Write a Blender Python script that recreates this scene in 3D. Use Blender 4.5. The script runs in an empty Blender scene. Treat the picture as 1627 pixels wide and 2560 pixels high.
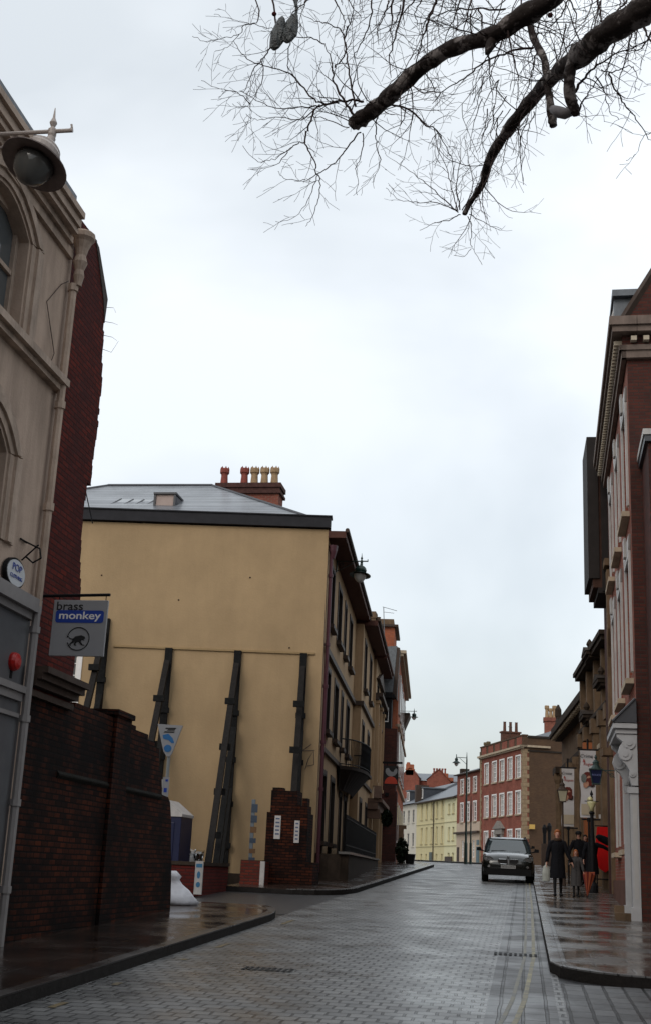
import bpy, math, random
from mathutils import Vector, Matrix
R=math.radians
scn=bpy.context.scene
# ------------------------------------------------------------------ camera
W_,H_,F_=1627.,2560.,3059.
PIT,ROL,YAW=R(16.25),R(2.643),R(9.587)
_f=Vector((0,math.cos(PIT),math.sin(PIT))); _r=Vector((1,0,0)); _u=_r.cross(_f)
_c,_s=math.cos(ROL),math.sin(ROL)
_rr=_r*_c+_u*_s; _uu=-_r*_s+_u*_c
_Z=Matrix.Rotation(YAW,3,'Z')
CR,CU,CF=_Z@_rr,_Z@_uu,_Z@_f
EYE=Vector((0,0,1.6))
cam=bpy.data.cameras.new('camera'); cam.sensor_fit='VERTICAL'; cam.sensor_height=36; cam.lens=F_/H_*36
cam.clip_start=.05; cam.clip_end=3000
co=bpy.data.objects.new('camera',cam); scn.collection.objects.link(co)
co.matrix_world=Matrix(((CR.x,CU.x,-CF.x,EYE.x),(CR.y,CU.y,-CF.y,EYE.y),(CR.z,CU.z,-CF.z,EYE.z),(0,0,0,1)))
scn.camera=co
def at(px,py,Y):
    d=CR*((px-W_/2)/F_)-CU*((py-H_/2)/F_)+CF
    return EYE+d*(Y/d.y)
# ------------------------------------------------------------------ world, sun, exposure
SKY=1.0
w=bpy.data.worlds.new('World'); scn.world=w; w.use_nodes=True
nt=w.node_tree; N=nt.nodes; L=nt.links; N.clear()
sky=N.new('ShaderNodeTexSky'); sky.sky_type='NISHITA'; sky.sun_disc=False; sky.sun_elevation=R(38); sky.sun_rotation=R(200); sky.air_density=1.2; sky.dust_density=3
bgs=N.new('ShaderNodeBackground'); bgs.inputs[1].default_value=.05; L.new(sky.outputs[0],bgs.inputs[0])
tc=N.new('ShaderNodeTexCoord'); mp=N.new('ShaderNodeMapping'); mp.inputs['Scale'].default_value=(1.7,1.7,2.2); mp.inputs['Location'].default_value=(.35,.1,.4)
L.new(tc.outputs['Generated'],mp.inputs[0])
nz=N.new('ShaderNodeTexNoise'); nz.inputs['Scale'].default_value=1.25; nz.inputs['Detail'].default_value=5; nz.inputs['Roughness'].default_value=.48; nz.inputs['Distortion'].default_value=.25; L.new(mp.outputs[0],nz.inputs[0])
rp=N.new('ShaderNodeValToRGB'); L.new(nz.outputs['Fac'],rp.inputs[0])
e=rp.color_ramp.elements; e[0].position=.40; e[0].color=(.585,.612,.62,1); e[1].position=.60; e[1].color=(.85,.872,.875,1)
# a cloud deck is thinner and brighter overhead than towards the horizon
sp=N.new('ShaderNodeSeparateXYZ'); L.new(tc.outputs['Generated'],sp.inputs[0])
r2=N.new('ShaderNodeMapRange'); L.new(sp.outputs[2],r2.inputs[0]); r2.inputs[1].default_value=0; r2.inputs[2].default_value=.62; r2.inputs[3].default_value=.74; r2.inputs[4].default_value=1.20
mx=N.new('ShaderNodeVectorMath'); mx.operation='SCALE'; L.new(rp.outputs[0],mx.inputs[0]); L.new(r2.outputs[0],mx.inputs[3])
bgc=N.new('ShaderNodeBackground'); bgc.inputs[1].default_value=SKY; L.new(mx.outputs[0],bgc.inputs[0])
ad=N.new('ShaderNodeAddShader'); L.new(bgs.outputs[0],ad.inputs[0]); L.new(bgc.outputs[0],ad.inputs[1])
out=N.new('ShaderNodeOutputWorld'); L.new(ad.outputs[0],out.inputs[0])
sl=bpy.data.lights.new('sun','SUN'); sl.energy=.5; sl.angle=R(25); sl.color=(1,.96,.9)
so=bpy.data.objects.new('sun',sl); scn.collection.objects.link(so); so.rotation_euler=(R(52),0,R(-20)); so.location=(0,0,40)
scn.view_settings.view_transform='Standard'; scn.view_settings.look='None'; scn.view_settings.exposure=0.0; scn.view_settings.gamma=1
random.seed(7)
# ------------------------------------------------------------------ helpers
COL=scn.collection
def G(y):                                   # road surface height
    if y<66: return .031*y
    if y<76: t=y-66; return .031*66+.031*t-.0105*t*t/10
    return G(75.999)+.01*(y-76)
def tag(o,label=None,cat=None,group=None,kind=None):
    if label:o['label']=label
    if cat:o['category']=cat
    if group:o['group']=group
    if kind:o['kind']=kind
    return o
def empty(name,loc,rz=0,**k):
    o=bpy.data.objects.new(name,None); COL.objects.link(o); o.location=loc; o.rotation_euler=(0,0,rz); o.empty_display_size=.3
    return tag(o,**k)
class MB:
    def __init__(s): s.v=[];s.f=[];s.m=[];s.mi=0
    def add(s,vs,fs):
        b=len(s.v); s.v+=[tuple(p) for p in vs]; s.f+=[tuple(i+b for i in f) for f in fs]; s.m+=[s.mi]*len(fs); return s
    def quad(s,*p): return s.add(p,[tuple(range(len(p)))])
    def box(s,x0,x1,y0,y1,z0,z1):
        if x0>x1:x0,x1=x1,x0
        if y0>y1:y0,y1=y1,y0
        if z0>z1:z0,z1=z1,z0
        return s.add([(x0,y0,z0),(x1,y0,z0),(x1,y1,z0),(x0,y1,z0),(x0,y0,z1),(x1,y0,z1),(x1,y1,z1),(x0,y1,z1)],
              [(0,3,2,1),(4,5,6,7),(0,1,5,4),(1,2,6,5),(2,3,7,6),(3,0,4,7)])
    def prism(s,poly,axis,a,b):             # poly in the two other axes, extruded a..b along axis
        n=len(poly)
        def P(p,t): return {'x':(t,p[0],p[1]),'y':(p[0],t,p[1]),'z':(p[0],p[1],t)}[axis]
        return s.add([P(p,a) for p in poly]+[P(p,b) for p in poly],[tuple(range(n)),tuple(range(n,2*n))[::-1]]+[(i,(i+1)%n,n+(i+1)%n,n+i) for i in range(n)])
    def tube(s,pts,r,n=6,caps=True):
        pts=[Vector(p) for p in pts]; 
        if not hasattr(r,'__len__'): r=[r]*len(pts)
        b=len(s.v); up=None
        for i,p in enumerate(pts):
            t=(pts[min(i+1,len(pts)-1)]-pts[max(i-1,0)])
            if t.length<1e-9: t=Vector((0,0,1))
            t.normalize()
            if up is None: up=Vector((0,0,1)) if abs(t.z)<.9 else Vector((1,0,0))
            x=up.cross(t)
            if x.length<1e-6: x=Vector((1,0,0)).cross(t)
            x.normalize(); y=t.cross(x); up=y
            for k in range(n):
                a=2*math.pi*k/n; s.v.append(tuple(p+(x*math.cos(a)+y*math.sin(a))*r[i]))
        for i in range(len(pts)-1):
            for k in range(n):
                k2=(k+1)%n; s.f.append((b+i*n+k,b+i*n+k2,b+(i+1)*n+k2,b+(i+1)*n+k)); s.m.append(s.mi)
        if caps:
            s.f.append(tuple(b+k for k in range(n))[::-1]); s.f.append(tuple(b+(len(pts)-1)*n+k for k in range(n))); s.m+=[s.mi]*2
        return s
    def lathe(s,prof,c=(0,0,0),n=16,sx=1,sy=1):
        b=len(s.v)
        for r,z in prof:
            for k in range(n):
                a=2*math.pi*k/n; s.v.append((c[0]+r*sx*math.cos(a),c[1]+r*sy*math.sin(a),c[2]+z))
        for i in range(len(prof)-1):
            for k in range(n):
                k2=(k+1)%n; s.f.append((b+i*n+k,b+i*n+k2,b+(i+1)*n+k2,b+(i+1)*n+k)); s.m.append(s.mi)
        s.f.append(tuple(b+k for k in range(n))[::-1]); s.f.append(tuple(b+(len(prof)-1)*n+k for k in range(n))); s.m+=[s.mi]*2
        return s
    def loft(s,rings,caps=True):
        n=len(rings[0]); b=len(s.v)
        for r in rings: s.v+=[tuple(p) for p in r]
        for i in range(len(rings)-1):
            for k in range(n):
                k2=(k+1)%n; s.f.append((b+i*n+k,b+i*n+k2,b+(i+1)*n+k2,b+(i+1)*n+k)); s.m.append(s.mi)
        if caps: s.f.append(tuple(b+k for k in range(n))[::-1]); s.f.append(tuple(b+(len(rings)-1)*n+k for k in range(n))); s.m+=[s.mi]*2
        return s
    def build(s,name,mat,parent=None,loc=(0,0,0),rz=0,smooth=False,bevel=0,**k):
        me=bpy.data.meshes.new(name); me.from_pydata(s.v,[],s.f)
        mats=mat if isinstance(mat,(list,tuple)) else [mat]
        for m in mats: me.materials.append(m)
        for i,p in enumerate(me.polygons): p.material_index=s.m[i]; p.use_smooth=smooth
        me.update()
        o=bpy.data.objects.new(name,me); COL.objects.link(o); o.location=loc; o.rotation_euler=(0,0,rz)
        if parent: o.parent=parent
        if bevel:
            b=o.modifiers.new('bevel','BEVEL'); b.width=bevel; b.segments=2; b.limit_method='ANGLE'; b.angle_limit=R(40)
        return tag(o,**k)
# ------------------------------------------------------------------ materials
MT={}
def mat(name,col,rough=.8,metal=0,var=.12,vs=3.,bump=0,bs=30.,spec=None,col2=None,vmap=None,dirt=0,emit=0,coat=0,alpha=None,trans=0):
    if name in MT: return MT[name]
    if spec is None: spec=.15 if rough>=.6 else .4
    m=bpy.data.materials.new(name); m.use_nodes=True; t=m.node_tree; n=t.nodes; l=t.links; b=n['Principled BSDF']
    b.inputs['Roughness'].default_value=rough; b.inputs['Metallic'].default_value=metal; b.inputs['Specular IOR Level'].default_value=spec
    if coat: b.inputs['Coat Weight'].default_value=coat; b.inputs['Coat Roughness'].default_value=.05
    if trans: b.inputs['Transmission Weight'].default_value=trans
    tc=n.new('ShaderNodeTexCoord'); 
    base=None
    if var or col2:
        no=n.new('ShaderNodeTexNoise'); no.inputs['Scale'].default_value=vs; no.inputs['Detail'].default_value=6; no.inputs['Roughness'].default_value=.65
        l.new(tc.outputs['Object'],no.inputs[0])
        r=n.new('ShaderNodeValToRGB'); l.new(no.outputs['Fac'],r.inputs[0]); e=r.color_ramp.elements
        e[0].position=.3;e[1].position=.7
        if name=='plane_bark': e[0].position=.52;e[1].position=.60
        c2=col2 or tuple(c*(1+var) for c in col); c1=col if col2 else tuple(c*(1-var) for c in col)
        e[0].color=(*c1,1); e[1].color=(*c2,1); base=r.outputs[0]
        if dirt:                                  # streaky grime with a shape of its own
            mp=n.new('ShaderNodeMapping'); mp.inputs['Scale'].default_value=(2.2,2.2,.35); l.new(tc.outputs['Object'],mp.inputs[0])
            n2=n.new('ShaderNodeTexNoise'); n2.inputs['Scale'].default_value=1.3; n2.inputs['Detail'].default_value=7; n2.inputs['Roughness'].default_value=.7; l.new(mp.outputs[0],n2.inputs[0])
            r3=n.new('ShaderNodeMapRange'); l.new(n2.outputs['Fac'],r3.inputs[0]); r3.inputs[1].default_value=.42; r3.inputs[2].default_value=.72; r3.inputs[3].default_value=1; r3.inputs[4].default_value=1-dirt
            v=n.new('ShaderNodeVectorMath'); v.operation='SCALE'; l.new(base,v.inputs[0]); l.new(r3.outputs[0],v.inputs[3]); base=v.outputs[0]
        l.new(base,b.inputs['Base Color'])
    else: b.inputs['Base Color'].default_value=(*col,1)
    if bump:
        n3=n.new('ShaderNodeTexNoise'); n3.inputs['Scale'].default_value=bs; n3.inputs['Detail'].default_value=4; l.new(tc.outputs['Object'],n3.inputs[0])
        bp=n.new('ShaderNodeBump'); bp.inputs['Strength'].default_value=bump; bp.inputs['Distance'].default_value=.02; l.new(n3.outputs['Fac'],bp.inputs['Height']); l.new(bp.outputs[0],b.inputs['Normal'])
    MT[name]=m; return m
def wall_uv(t):
    n=t.nodes;l=t.links; tc=n.new('ShaderNodeTexCoord'); g=n.new('ShaderNodeNewGeometry')
    so=n.new('ShaderNodeSeparateXYZ'); l.new(tc.outputs['Object'],so.inputs[0])
    sn=n.new('ShaderNodeSeparateXYZ'); l.new(tc.outputs['Normal'],sn.inputs[0])
    ab=n.new('ShaderNodeMath'); ab.operation='ABSOLUTE'; l.new(sn.outputs[0],ab.inputs[0])
    gt=n.new('ShaderNodeMath'); gt.operation='GREATER_THAN'; gt.inputs[1].default_value=.7; l.new(ab.outputs[0],gt.inputs[0])
    mi=n.new('ShaderNodeMix'); l.new(gt.outputs[0],mi.inputs[0]); l.new(so.outputs[0],mi.inputs[2]); l.new(so.outputs[1],mi.inputs[3])
    cb=n.new('ShaderNodeCombineXYZ'); l.new(mi.outputs[0],cb.inputs[0]); l.new(so.outputs[2],cb.inputs[1])
    return cb.outputs[0],tc
def brick(name,c1,c2,mort,bw=.225,bh=.075,ms=.011,rough=.85,bump=.5,patch=None,patchamt=.5,ground=False,rot=0,rv=None,offset=.5,wob=0):
    if name in MT: return MT[name]
    m=bpy.data.materials.new(name); m.use_nodes=True; t=m.node_tree; n=t.nodes; l=t.links; b=n['Principled BSDF']
    b.inputs['Specular IOR Level'].default_value=.5 if ground or rough<.5 else .12
    if ground:
        tc=n.new('ShaderNodeTexCoord'); mp=n.new('ShaderNodeMapping'); mp.inputs['Rotation'].default_value=(0,0,rot); l.new(tc.outputs['Object'],mp.inputs[0]); uv=mp.outputs[0]
    else: uv,tc=wall_uv(t)
    if wob:
        wn=n.new('ShaderNodeTexNoise'); wn.inputs['Scale'].default_value=2.5; wn.inputs['Detail'].default_value=3; l.new(tc.outputs['Object'],wn.inputs[0])
        vs=n.new('ShaderNodeVectorMath'); vs.operation='SCALE'; vs.inputs[3].default_value=wob; l.new(wn.outputs['Color'],vs.inputs[0])
        va=n.new('ShaderNodeVectorMath'); va.operation='ADD'; l.new(uv,va.inputs[0]); l.new(vs.outputs[0],va.inputs[1]); uv=va.outputs[0]
    br=n.new('ShaderNodeTexBrick'); l.new(uv,br.inputs[0]); br.inputs['Scale'].default_value=1; br.inputs['Brick Width'].default_value=bw; br.inputs['Row Height'].default_value=bh; br.inputs['Mortar Size'].default_value=ms; br.inputs['Mortar Smooth'].default_value=.3; br.offset=offset
    br.inputs['Color1'].default_value=(*c1,1); br.inputs['Color2'].default_value=(*c2,1); br.inputs['Mortar'].default_value=(*mort,1); br.inputs['Bias'].default_value=-.1
    no=n.new('ShaderNodeTexNoise'); no.inputs['Scale'].default_value=.9; no.inputs['Detail'].default_value=8; no.inputs['Roughness'].default_value=.7; l.new(tc.outputs['Object'],no.inputs[0])
    r=n.new('ShaderNodeMapRange'); l.new(no.outputs['Fac'],r.inputs[0]); r.inputs[1].default_value=.32; r.inputs[2].default_value=.68
    base=br.outputs['Color']
    if patch:
        mi=n.new('ShaderNodeMix'); mi.data_type='RGBA'; l.new(base,mi.inputs[6]); mi.inputs[7].default_value=(*patch,1)
        r.inputs[1].default_value=.40; r.inputs[2].default_value=.58; r.inputs[3].default_value=0; r.inputs[4].default_value=patchamt; l.new(r.outputs[0],mi.inputs[0]); base=mi.outputs[2]
    else:
        r.inputs[3].default_value=.55 if ground else .7; r.inputs[4].default_value=1.3 if ground else 1.2
        v=n.new('ShaderNodeVectorMath'); v.operation='SCALE'; l.new(base,v.inputs[0]); l.new(r.outputs[0],v.inputs[3]); base=v.outputs[0]
    l.new(base,b.inputs['Base Color'])
    bp=n.new('ShaderNodeBump'); bp.inputs['Strength'].default_value=bump; bp.inputs['Distance'].default_value=.012
    iv=n.new('ShaderNodeMath'); iv.operation='SUBTRACT'; iv.inputs[0].default_value=1; l.new(br.outputs['Fac'],iv.inputs[1])
    n4=n.new('ShaderNodeTexNoise'); n4.inputs['Scale'].default_value=45 if not ground else 14; n4.inputs['Detail'].default_value=3; l.new(tc.outputs['Object'],n4.inputs[0])
    mm=n.new('ShaderNodeMath'); mm.operation='MULTIPLY_ADD'; l.new(n4.outputs['Fac'],mm.inputs[0]); mm.inputs[1].default_value=.35; l.new(iv.outputs[0],mm.inputs[2])
    l.new(mm.outputs[0],bp.inputs['Height']); l.new(bp.outputs[0],b.inputs['Normal'])
    if rv:                                        # wet patches: gloss varies
        n5=n.new('ShaderNodeTexNoise'); n5.inputs['Scale'].default_value=1.1; n5.inputs['Detail'].default_value=5; l.new(tc.outputs['Object'],n5.inputs[0])
        r5=n.new('ShaderNodeMapRange'); l.new(n5.outputs['Fac'],r5.inputs[0]); r5.inputs[1].default_value=.38; r5.inputs[2].default_value=.62; r5.inputs[3].default_value=rv[0]; r5.inputs[4].default_value=rv[1]; l.new(r5.outputs[0],b.inputs['Roughness'])
    else: b.inputs['Roughness'].default_value=rough
    MT[name]=m; return m
STUC=mat('cream_stucco',(.44,.335,.265),.85,var=.12,vs=1.5,bump=.3,bs=30,dirt=.36)
STUCT=mat('cream_trim',(.44,.34,.27),.7,var=.14,vs=4,bump=.3,dirt=.55)
GREYP=mat('grey_shop_paint',(.085,.085,.09),.5,var=.12,vs=4)
GREYT=mat('grey_trim_paint',(.2,.185,.18),.5,var=.1,vs=5)
YEL=mat('ochre_render',(.37,.262,.150),.9,var=.12,vs=.55,bump=.3,bs=16,dirt=.08)
YEL2=mat('ochre_front',(.36,.245,.145),.85,var=.1,vs=1.2,bump=.15,dirt=.25)
BRN=mat('brown_trim',(.055,.038,.03),.6,var=.2,vs=6)
SOFF=mat('brown_soffit',(.075,.032,.024),.7,var=.2,vs=5)
OLDB=brick('old_dark_brick',(.075,.018,.007),(.010,.004,.003),(.004,.003,.0025),wob=.02,patch=(.003,.0025,.0025),patchamt=.9,bump=.9)
OLDR=brick('old_red_brick',(.13,.018,.011),(.06,.010,.008),(.035,.012,.010),wob=.015,patch=(.05,.014,.014),patchamt=.6,bump=.9)
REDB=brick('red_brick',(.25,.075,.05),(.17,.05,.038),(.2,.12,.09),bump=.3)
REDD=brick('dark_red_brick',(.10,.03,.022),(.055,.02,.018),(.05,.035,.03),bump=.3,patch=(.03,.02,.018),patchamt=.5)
REDF=brick('far_red_brick',(.25,.072,.05),(.19,.052,.038),(.2,.10,.07),bump=.15)
BRNB=brick('brown_side_brick',(.115,.068,.040),(.085,.048,.03),(.08,.055,.038),bump=.2,patch=(.06,.04,.03),patchamt=.45)
ORB=brick('orange_brick',(.36,.1,.045),(.28,.075,.04),(.24,.12,.08),bump=.2)
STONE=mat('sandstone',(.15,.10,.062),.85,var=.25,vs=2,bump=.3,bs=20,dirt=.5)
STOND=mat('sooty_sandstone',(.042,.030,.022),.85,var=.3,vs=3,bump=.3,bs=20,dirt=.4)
STONL=mat('pale_stone_sill',(.42,.34,.25),.8,var=.15,vs=5,dirt=.3)
SLATE=brick('wet_slate',(.21,.225,.245),(.13,.14,.16),(.05,.055,.06),bw=.3,bh=.2,ms=.012,rough=.3,bump=.5)
SLATV=mat('plain_slate',(.10,.112,.128),.42,var=.25,vs=3,bump=.3,bs=10)
LEAD=mat('lead_flashing',(.05,.052,.06),.45,var=.15,vs=3)
WHT=mat('white_paint',(.72,.70,.68),.5,var=.06,vs=5)
WHTD=mat('grubby_white_paint',(.42,.40,.385),.5,var=.12,vs=5,dirt=.25)
PIPEP=mat('plum_pipe_paint',(.075,.025,.035),.45,var=.1)
BLK=mat('black_iron',(.008,.008,.009),.6,var=.1)
GRN=mat('dark_green_iron',(.015,.035,.03),.4,var=.1)
TIMB=mat('tarred_timber',(.008,.008,.008),.75,var=.35,vs=9,bump=.6,bs=14)
TIML=mat('weathered_timber',(.014,.012,.011),.75,var=.35,vs=9,bump=.6,bs=14)
GLS=mat('window_glass',(.02,.023,.026),.06,var=0,spec=.6)
BLIND=mat('window_blind_glass',(.22,.23,.23),.12,var=.1,vs=2,spec=.5)
TERR=mat('terracotta_pot',(.22,.065,.05),.8,var=.2,vs=6)
TERY=mat('buff_pot',(.32,.22,.13),.8,var=.2,vs=6)
CRM=mat('pale_render',(.58,.545,.47),.85,var=.05,vs=1,dirt=.12)
PYEL=mat('primrose_render',(.60,.53,.31),.85,var=.05,vs=1,dirt=.12)
PCRM=mat('pale_lemon_render',(.66,.62,.40),.85,var=.05,vs=1,dirt=.1)
PINK=mat('pinkish_render',(.50,.40,.31),.85,var=.06,vs=1,dirt=.12)
RED=mat('scarlet_cloth',(.48,.006,.006),.6,var=.1)
BLU=mat('deep_blue_panel',(.005,.009,.04),.35,var=.1)
SIGNW=mat('sign_white',(.27,.27,.28),.35,var=.03)
SIGNB=mat('sign_blue',(.012,.045,.28),.4,var=0)
INK=mat('ink_black',(.008,.008,.009),.5,var=0)
RINK=mat('red_ink',(.3,.05,.04),.6,var=0)
BARK=mat('plane_bark',(.030,.023,.021),.8,vs=6,bump=.9,bs=22,col2=(.23,.205,.195))
TWIG=mat('twig_bark',(.045,.03,.028),.8,var=.2)
SKIN=mat('skin',(.42,.22,.16),.5,var=.05)
COATB=mat('black_coat',(.006,.006,.008),.9,var=.2,vs=20)
COATG=mat('grey_coat',(.055,.052,.052),.9,var=.2,vs=20)
HAIRG=mat('ginger_hair',(.26,.085,.03),.7,var=.3,vs=30)
HAIRS=mat('grey_hair',(.3,.3,.3),.7,var=.2,vs=30)
HAIRD=mat('dark_hair',(.02,.014,.012),.7,var=.2,vs=30)
CARP=mat('dark_metallic_paint',(.012,.014,.013),.22,metal=.35,var=0,coat=.9)
TYRE=mat('tyre_rubber',(.01,.01,.01),.8,var=0)
CHR=mat('chrome',(.6,.6,.6),.15,metal=1,var=0)
LAMPG=mat('lamp_glass',(.45,.45,.43),.12,var=0)
# wet road setts, flags, kerbs
SETT=brick('wet_granite_setts',(.16,.16,.158),(.10,.10,.101),(.012,.012,.012),bw=.19,bh=.21,ms=.015,bump=.65,ground=True,rv=(.26,.48),wob=.06)
SETL=brick('wet_setts_lengthwise',(.095,.095,.097),(.05,.05,.051),(.008,.008,.008),bw=.42,bh=.22,ms=.018,bump=.9,ground=True,rot=R(90),rv=(.3,.55),wob=.03)
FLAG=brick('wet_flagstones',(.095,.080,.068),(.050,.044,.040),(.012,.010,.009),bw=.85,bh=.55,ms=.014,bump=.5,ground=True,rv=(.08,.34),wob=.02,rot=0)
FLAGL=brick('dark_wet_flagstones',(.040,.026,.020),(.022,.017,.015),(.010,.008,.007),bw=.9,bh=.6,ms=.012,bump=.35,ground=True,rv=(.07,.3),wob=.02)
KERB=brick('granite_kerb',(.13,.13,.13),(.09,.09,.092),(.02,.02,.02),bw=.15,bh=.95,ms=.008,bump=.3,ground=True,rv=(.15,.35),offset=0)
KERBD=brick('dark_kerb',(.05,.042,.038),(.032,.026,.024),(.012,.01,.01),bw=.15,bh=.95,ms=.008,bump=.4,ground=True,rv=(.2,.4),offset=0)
ASPH=mat('wet_asphalt',(.032,.032,.034),.32,var=.3,vs=6,bump=.5,bs=60)
YLINE=mat('worn_yellow_line',(.045,.045,.044),.45,vs=5,col2=(.26,.22,.10),bump=.2)
YLINF=mat('mostly_worn_yellow_line',(.040,.040,.041),.45,vs=2.2,col2=(.085,.068,.035),bump=.2)
# ------------------------------------------------------------------ ground, roads, pavements
def strip(name,mat_,ys,xl,xr,h,skirt=.0,label=None,kind='structure'):
    mb=MB(); n=len(ys); fl=[]; 
    for y in ys:
        a,b=xl(y),xr(y); mb.v+=[(a,y,G(y)+h),(b,y,G(y)+h)]
    for i in range(n-1): mb.f.append((2*i,2*i+1,2*i+3,2*i+2))
    if skirt:
        b0=2*n
        for y in ys: a,b=xl(y),xr(y); mb.v+=[(a,y,G(y)+h-skirt),(b,y,G(y)+h-skirt)]
        for i in range(n-1):
            mb.f.append((2*i,2*i+2,b0+2*i+2,b0+2*i)); mb.f.append((2*i+1,2*i+3,b0+2*i+3,b0+2*i+1))
        mb.f.append((0,1,b0+1,b0)); e_=2*(n-1); mb.f.append((e_,e_+1,b0+e_+1,b0+e_))
    mb.m=[0]*len(mb.f)
    o=mb.build(name,mat_); o['kind']=kind
    return o
def rng(a,b,d):
    k=max(1,int(math.ceil((b-a)/d))); return [a+(b-a)*i/k for i in range(k+1)]
strip('ground',ASPH,[-400,-60]+rng(-40,140,5)+[200,400,900],lambda y:-600,lambda y:600,-.012)
def rl(y): return -4.35 if y<62 else -4.35-(y-62)**1.45*.12
def rrx(y): return .31 if y<70 else .31-(y-70)**1.35*.07
strip('road',SETT,rng(-25,150,3),lambda y:rl(y)-.1,lambda y:rrx(y)+.08,0)
strip('side_road',SETL,rng(-25,15.1,3),lambda y:.30+.09,lambda y:14,0)
# left opening between the two pavements
strip('yard',ASPH,rng(24.0,36.9,2),lambda y:-16,lambda y:-4.45,-.004)
# gutter channels of lengthwise setts
strip('road_gutter',SETL,rng(-10,70,3),lambda y:-.36,lambda y:.309,.004)
def line(name,pts,wd,m,h):
    mb=MB()
    for i in range(len(pts)):
        x,y=pts[i]; a=pts[max(i-1,0)]; b=pts[min(i+1,len(pts)-1)]; t=Vector((b[0]-a[0],b[1]-a[1])).normalized(); nx,ny=-t.y*wd/2,t.x*wd/2
        mb.v+=[(x+nx,y+ny,G(y)+h),(x-nx,y-ny,G(y)+h)]
    for i in range(len(pts)-1): mb.f.append((2*i,2*i+1,2*i+3,2*i+2))
    mb.m=[0]*len(mb.f); o=mb.build(name,m); o['kind']='structure'; return o
# double yellow lines, right: straight, then swinging towards the viewer's left
def yr(off):
    return [(x+off,y) for x,y in ((.17,66),(.17,50),(.17,40),(.17,30),(.14,22),(.12,18),(.05,15.3),(0,13.4),(-.07,12),(-.2,10.3),(-.42,8.5))]
line('yellow_line',yr(.0),.05,YLINE,.008); line('yellow_line',yr(-.12),.04,mat('faded_yellow_line',(.06,.06,.058),.45,vs=4,col2=(.16,.14,.08)),.008)
for y0,y1 in ((10.9,11.25),(12.6,12.8),(15.2,15.35),(16.9,17.6),(21.5,22.6)): line('yellow_line',[(-4.05,y) for y in rng(y0,y1,.5)],.07,mat('scuffed_yellow',(.05,.047,.04),.45,vs=9,col2=(.20,.14,.05)),.006)
# pavements (raised 0.12 m)
KH=.125
def lxr(y):
    if y<21.6: return -4.5
    t=(y-21.6)/2.9; return -4.5-(1-math.sqrt(max(0,1-t*t)))*.9
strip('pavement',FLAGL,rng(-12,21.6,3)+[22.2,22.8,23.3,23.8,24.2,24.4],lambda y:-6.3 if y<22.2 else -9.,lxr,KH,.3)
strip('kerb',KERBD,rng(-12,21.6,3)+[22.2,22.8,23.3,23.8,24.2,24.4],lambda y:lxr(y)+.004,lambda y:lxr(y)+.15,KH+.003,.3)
def flx(y): return rl(y)-.15
def fr0(y):
    if y>33.5: return flx(y)
    t=(33.5-y)/2.4; return flx(y)-(1-math.sqrt(max(0,1-min(1,t)**2)))*1.3
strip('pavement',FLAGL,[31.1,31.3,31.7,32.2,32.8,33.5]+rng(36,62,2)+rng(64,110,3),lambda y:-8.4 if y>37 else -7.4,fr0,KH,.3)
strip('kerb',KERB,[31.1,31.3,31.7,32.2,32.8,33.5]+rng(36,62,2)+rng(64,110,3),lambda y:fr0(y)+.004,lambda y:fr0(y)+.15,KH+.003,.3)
def rp0(y):
    base=rrx(y)+.2
    if y>16.3: return base
    t=(16.3-y)/1.2; return base+(1-math.sqrt(max(0,1-min(1,t)**2)))*1.2
YS=[15.1,15.16,15.3,15.5,15.8,16.3]+rng(18,70,2)+rng(72,118,3)
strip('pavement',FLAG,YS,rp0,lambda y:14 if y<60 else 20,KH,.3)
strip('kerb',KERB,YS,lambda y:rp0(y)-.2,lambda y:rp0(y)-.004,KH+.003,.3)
mb=MB(); zz=G(15.1)+KH+.003
mb.box(1.6,14,14.93,15.096,G(15)-.2,zz-.002); o=mb.build('kerb',brick('black_kerb',(.03,.026,.022),(.016,.014,.013),(.006,.006,.006),bw=.95,bh=.3,ms=.008,bump=.4,ground=True,rv=(.3,.5),offset=0)); o['kind']='structure'
KF=mat('wet_shaded_kerb_face',(.016,.014,.013),.85,var=.3,vs=6,bump=.4)  # wet kerb faces, their shade put into the near-black colour
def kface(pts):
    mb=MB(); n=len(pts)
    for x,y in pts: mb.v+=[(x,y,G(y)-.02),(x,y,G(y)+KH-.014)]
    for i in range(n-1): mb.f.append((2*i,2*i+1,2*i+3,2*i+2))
    mb.m=[0]*len(mb.f); o=mb.build('kerb_face_shade',KF); o['kind']='structure'
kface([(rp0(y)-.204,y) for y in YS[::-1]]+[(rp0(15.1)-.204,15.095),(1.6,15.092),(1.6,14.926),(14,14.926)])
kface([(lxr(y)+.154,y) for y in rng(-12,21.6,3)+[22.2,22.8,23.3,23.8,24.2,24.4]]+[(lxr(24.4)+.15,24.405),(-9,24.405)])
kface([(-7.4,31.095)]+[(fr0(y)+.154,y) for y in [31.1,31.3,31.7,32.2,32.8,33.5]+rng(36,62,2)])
# big flags at the corner (lighter), drain covers
def drain(x0,x1,y0,y1,h,label):
    mb=MB(); n=9
    for i in range(n):
        a=x0+(x1-x0)*i/n; mb.add([(a,y0,G(y0)+h),(a+(x1-x0)/n*.55,y0,G(y0)+h),(a+(x1-x0)/n*.55,y1,G(y1)+h),(a,y1,G(y1)+h)],[(0,1,2,3)])
    for (p,q) in ((y0,y0+.04),(y1-.04,y1)): mb.add([(x0,p,G(p)+h+.003),(x1,p,G(p)+h+.003),(x1,q,G(q)+h+.003),(x0,q,G(q)+h+.003)],[(0,1,2,3)])
    return mb.build('drain_cover',BLK,label=label,cat='drain cover')
drain(-.42,.2,18.1,18.42,.013,'narrow iron drain grating across the gutter by the right kerb')
drain(-3.2,-2.6,14.6,14.9,.006,'dark iron cover set in the road near the left kerb')
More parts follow.
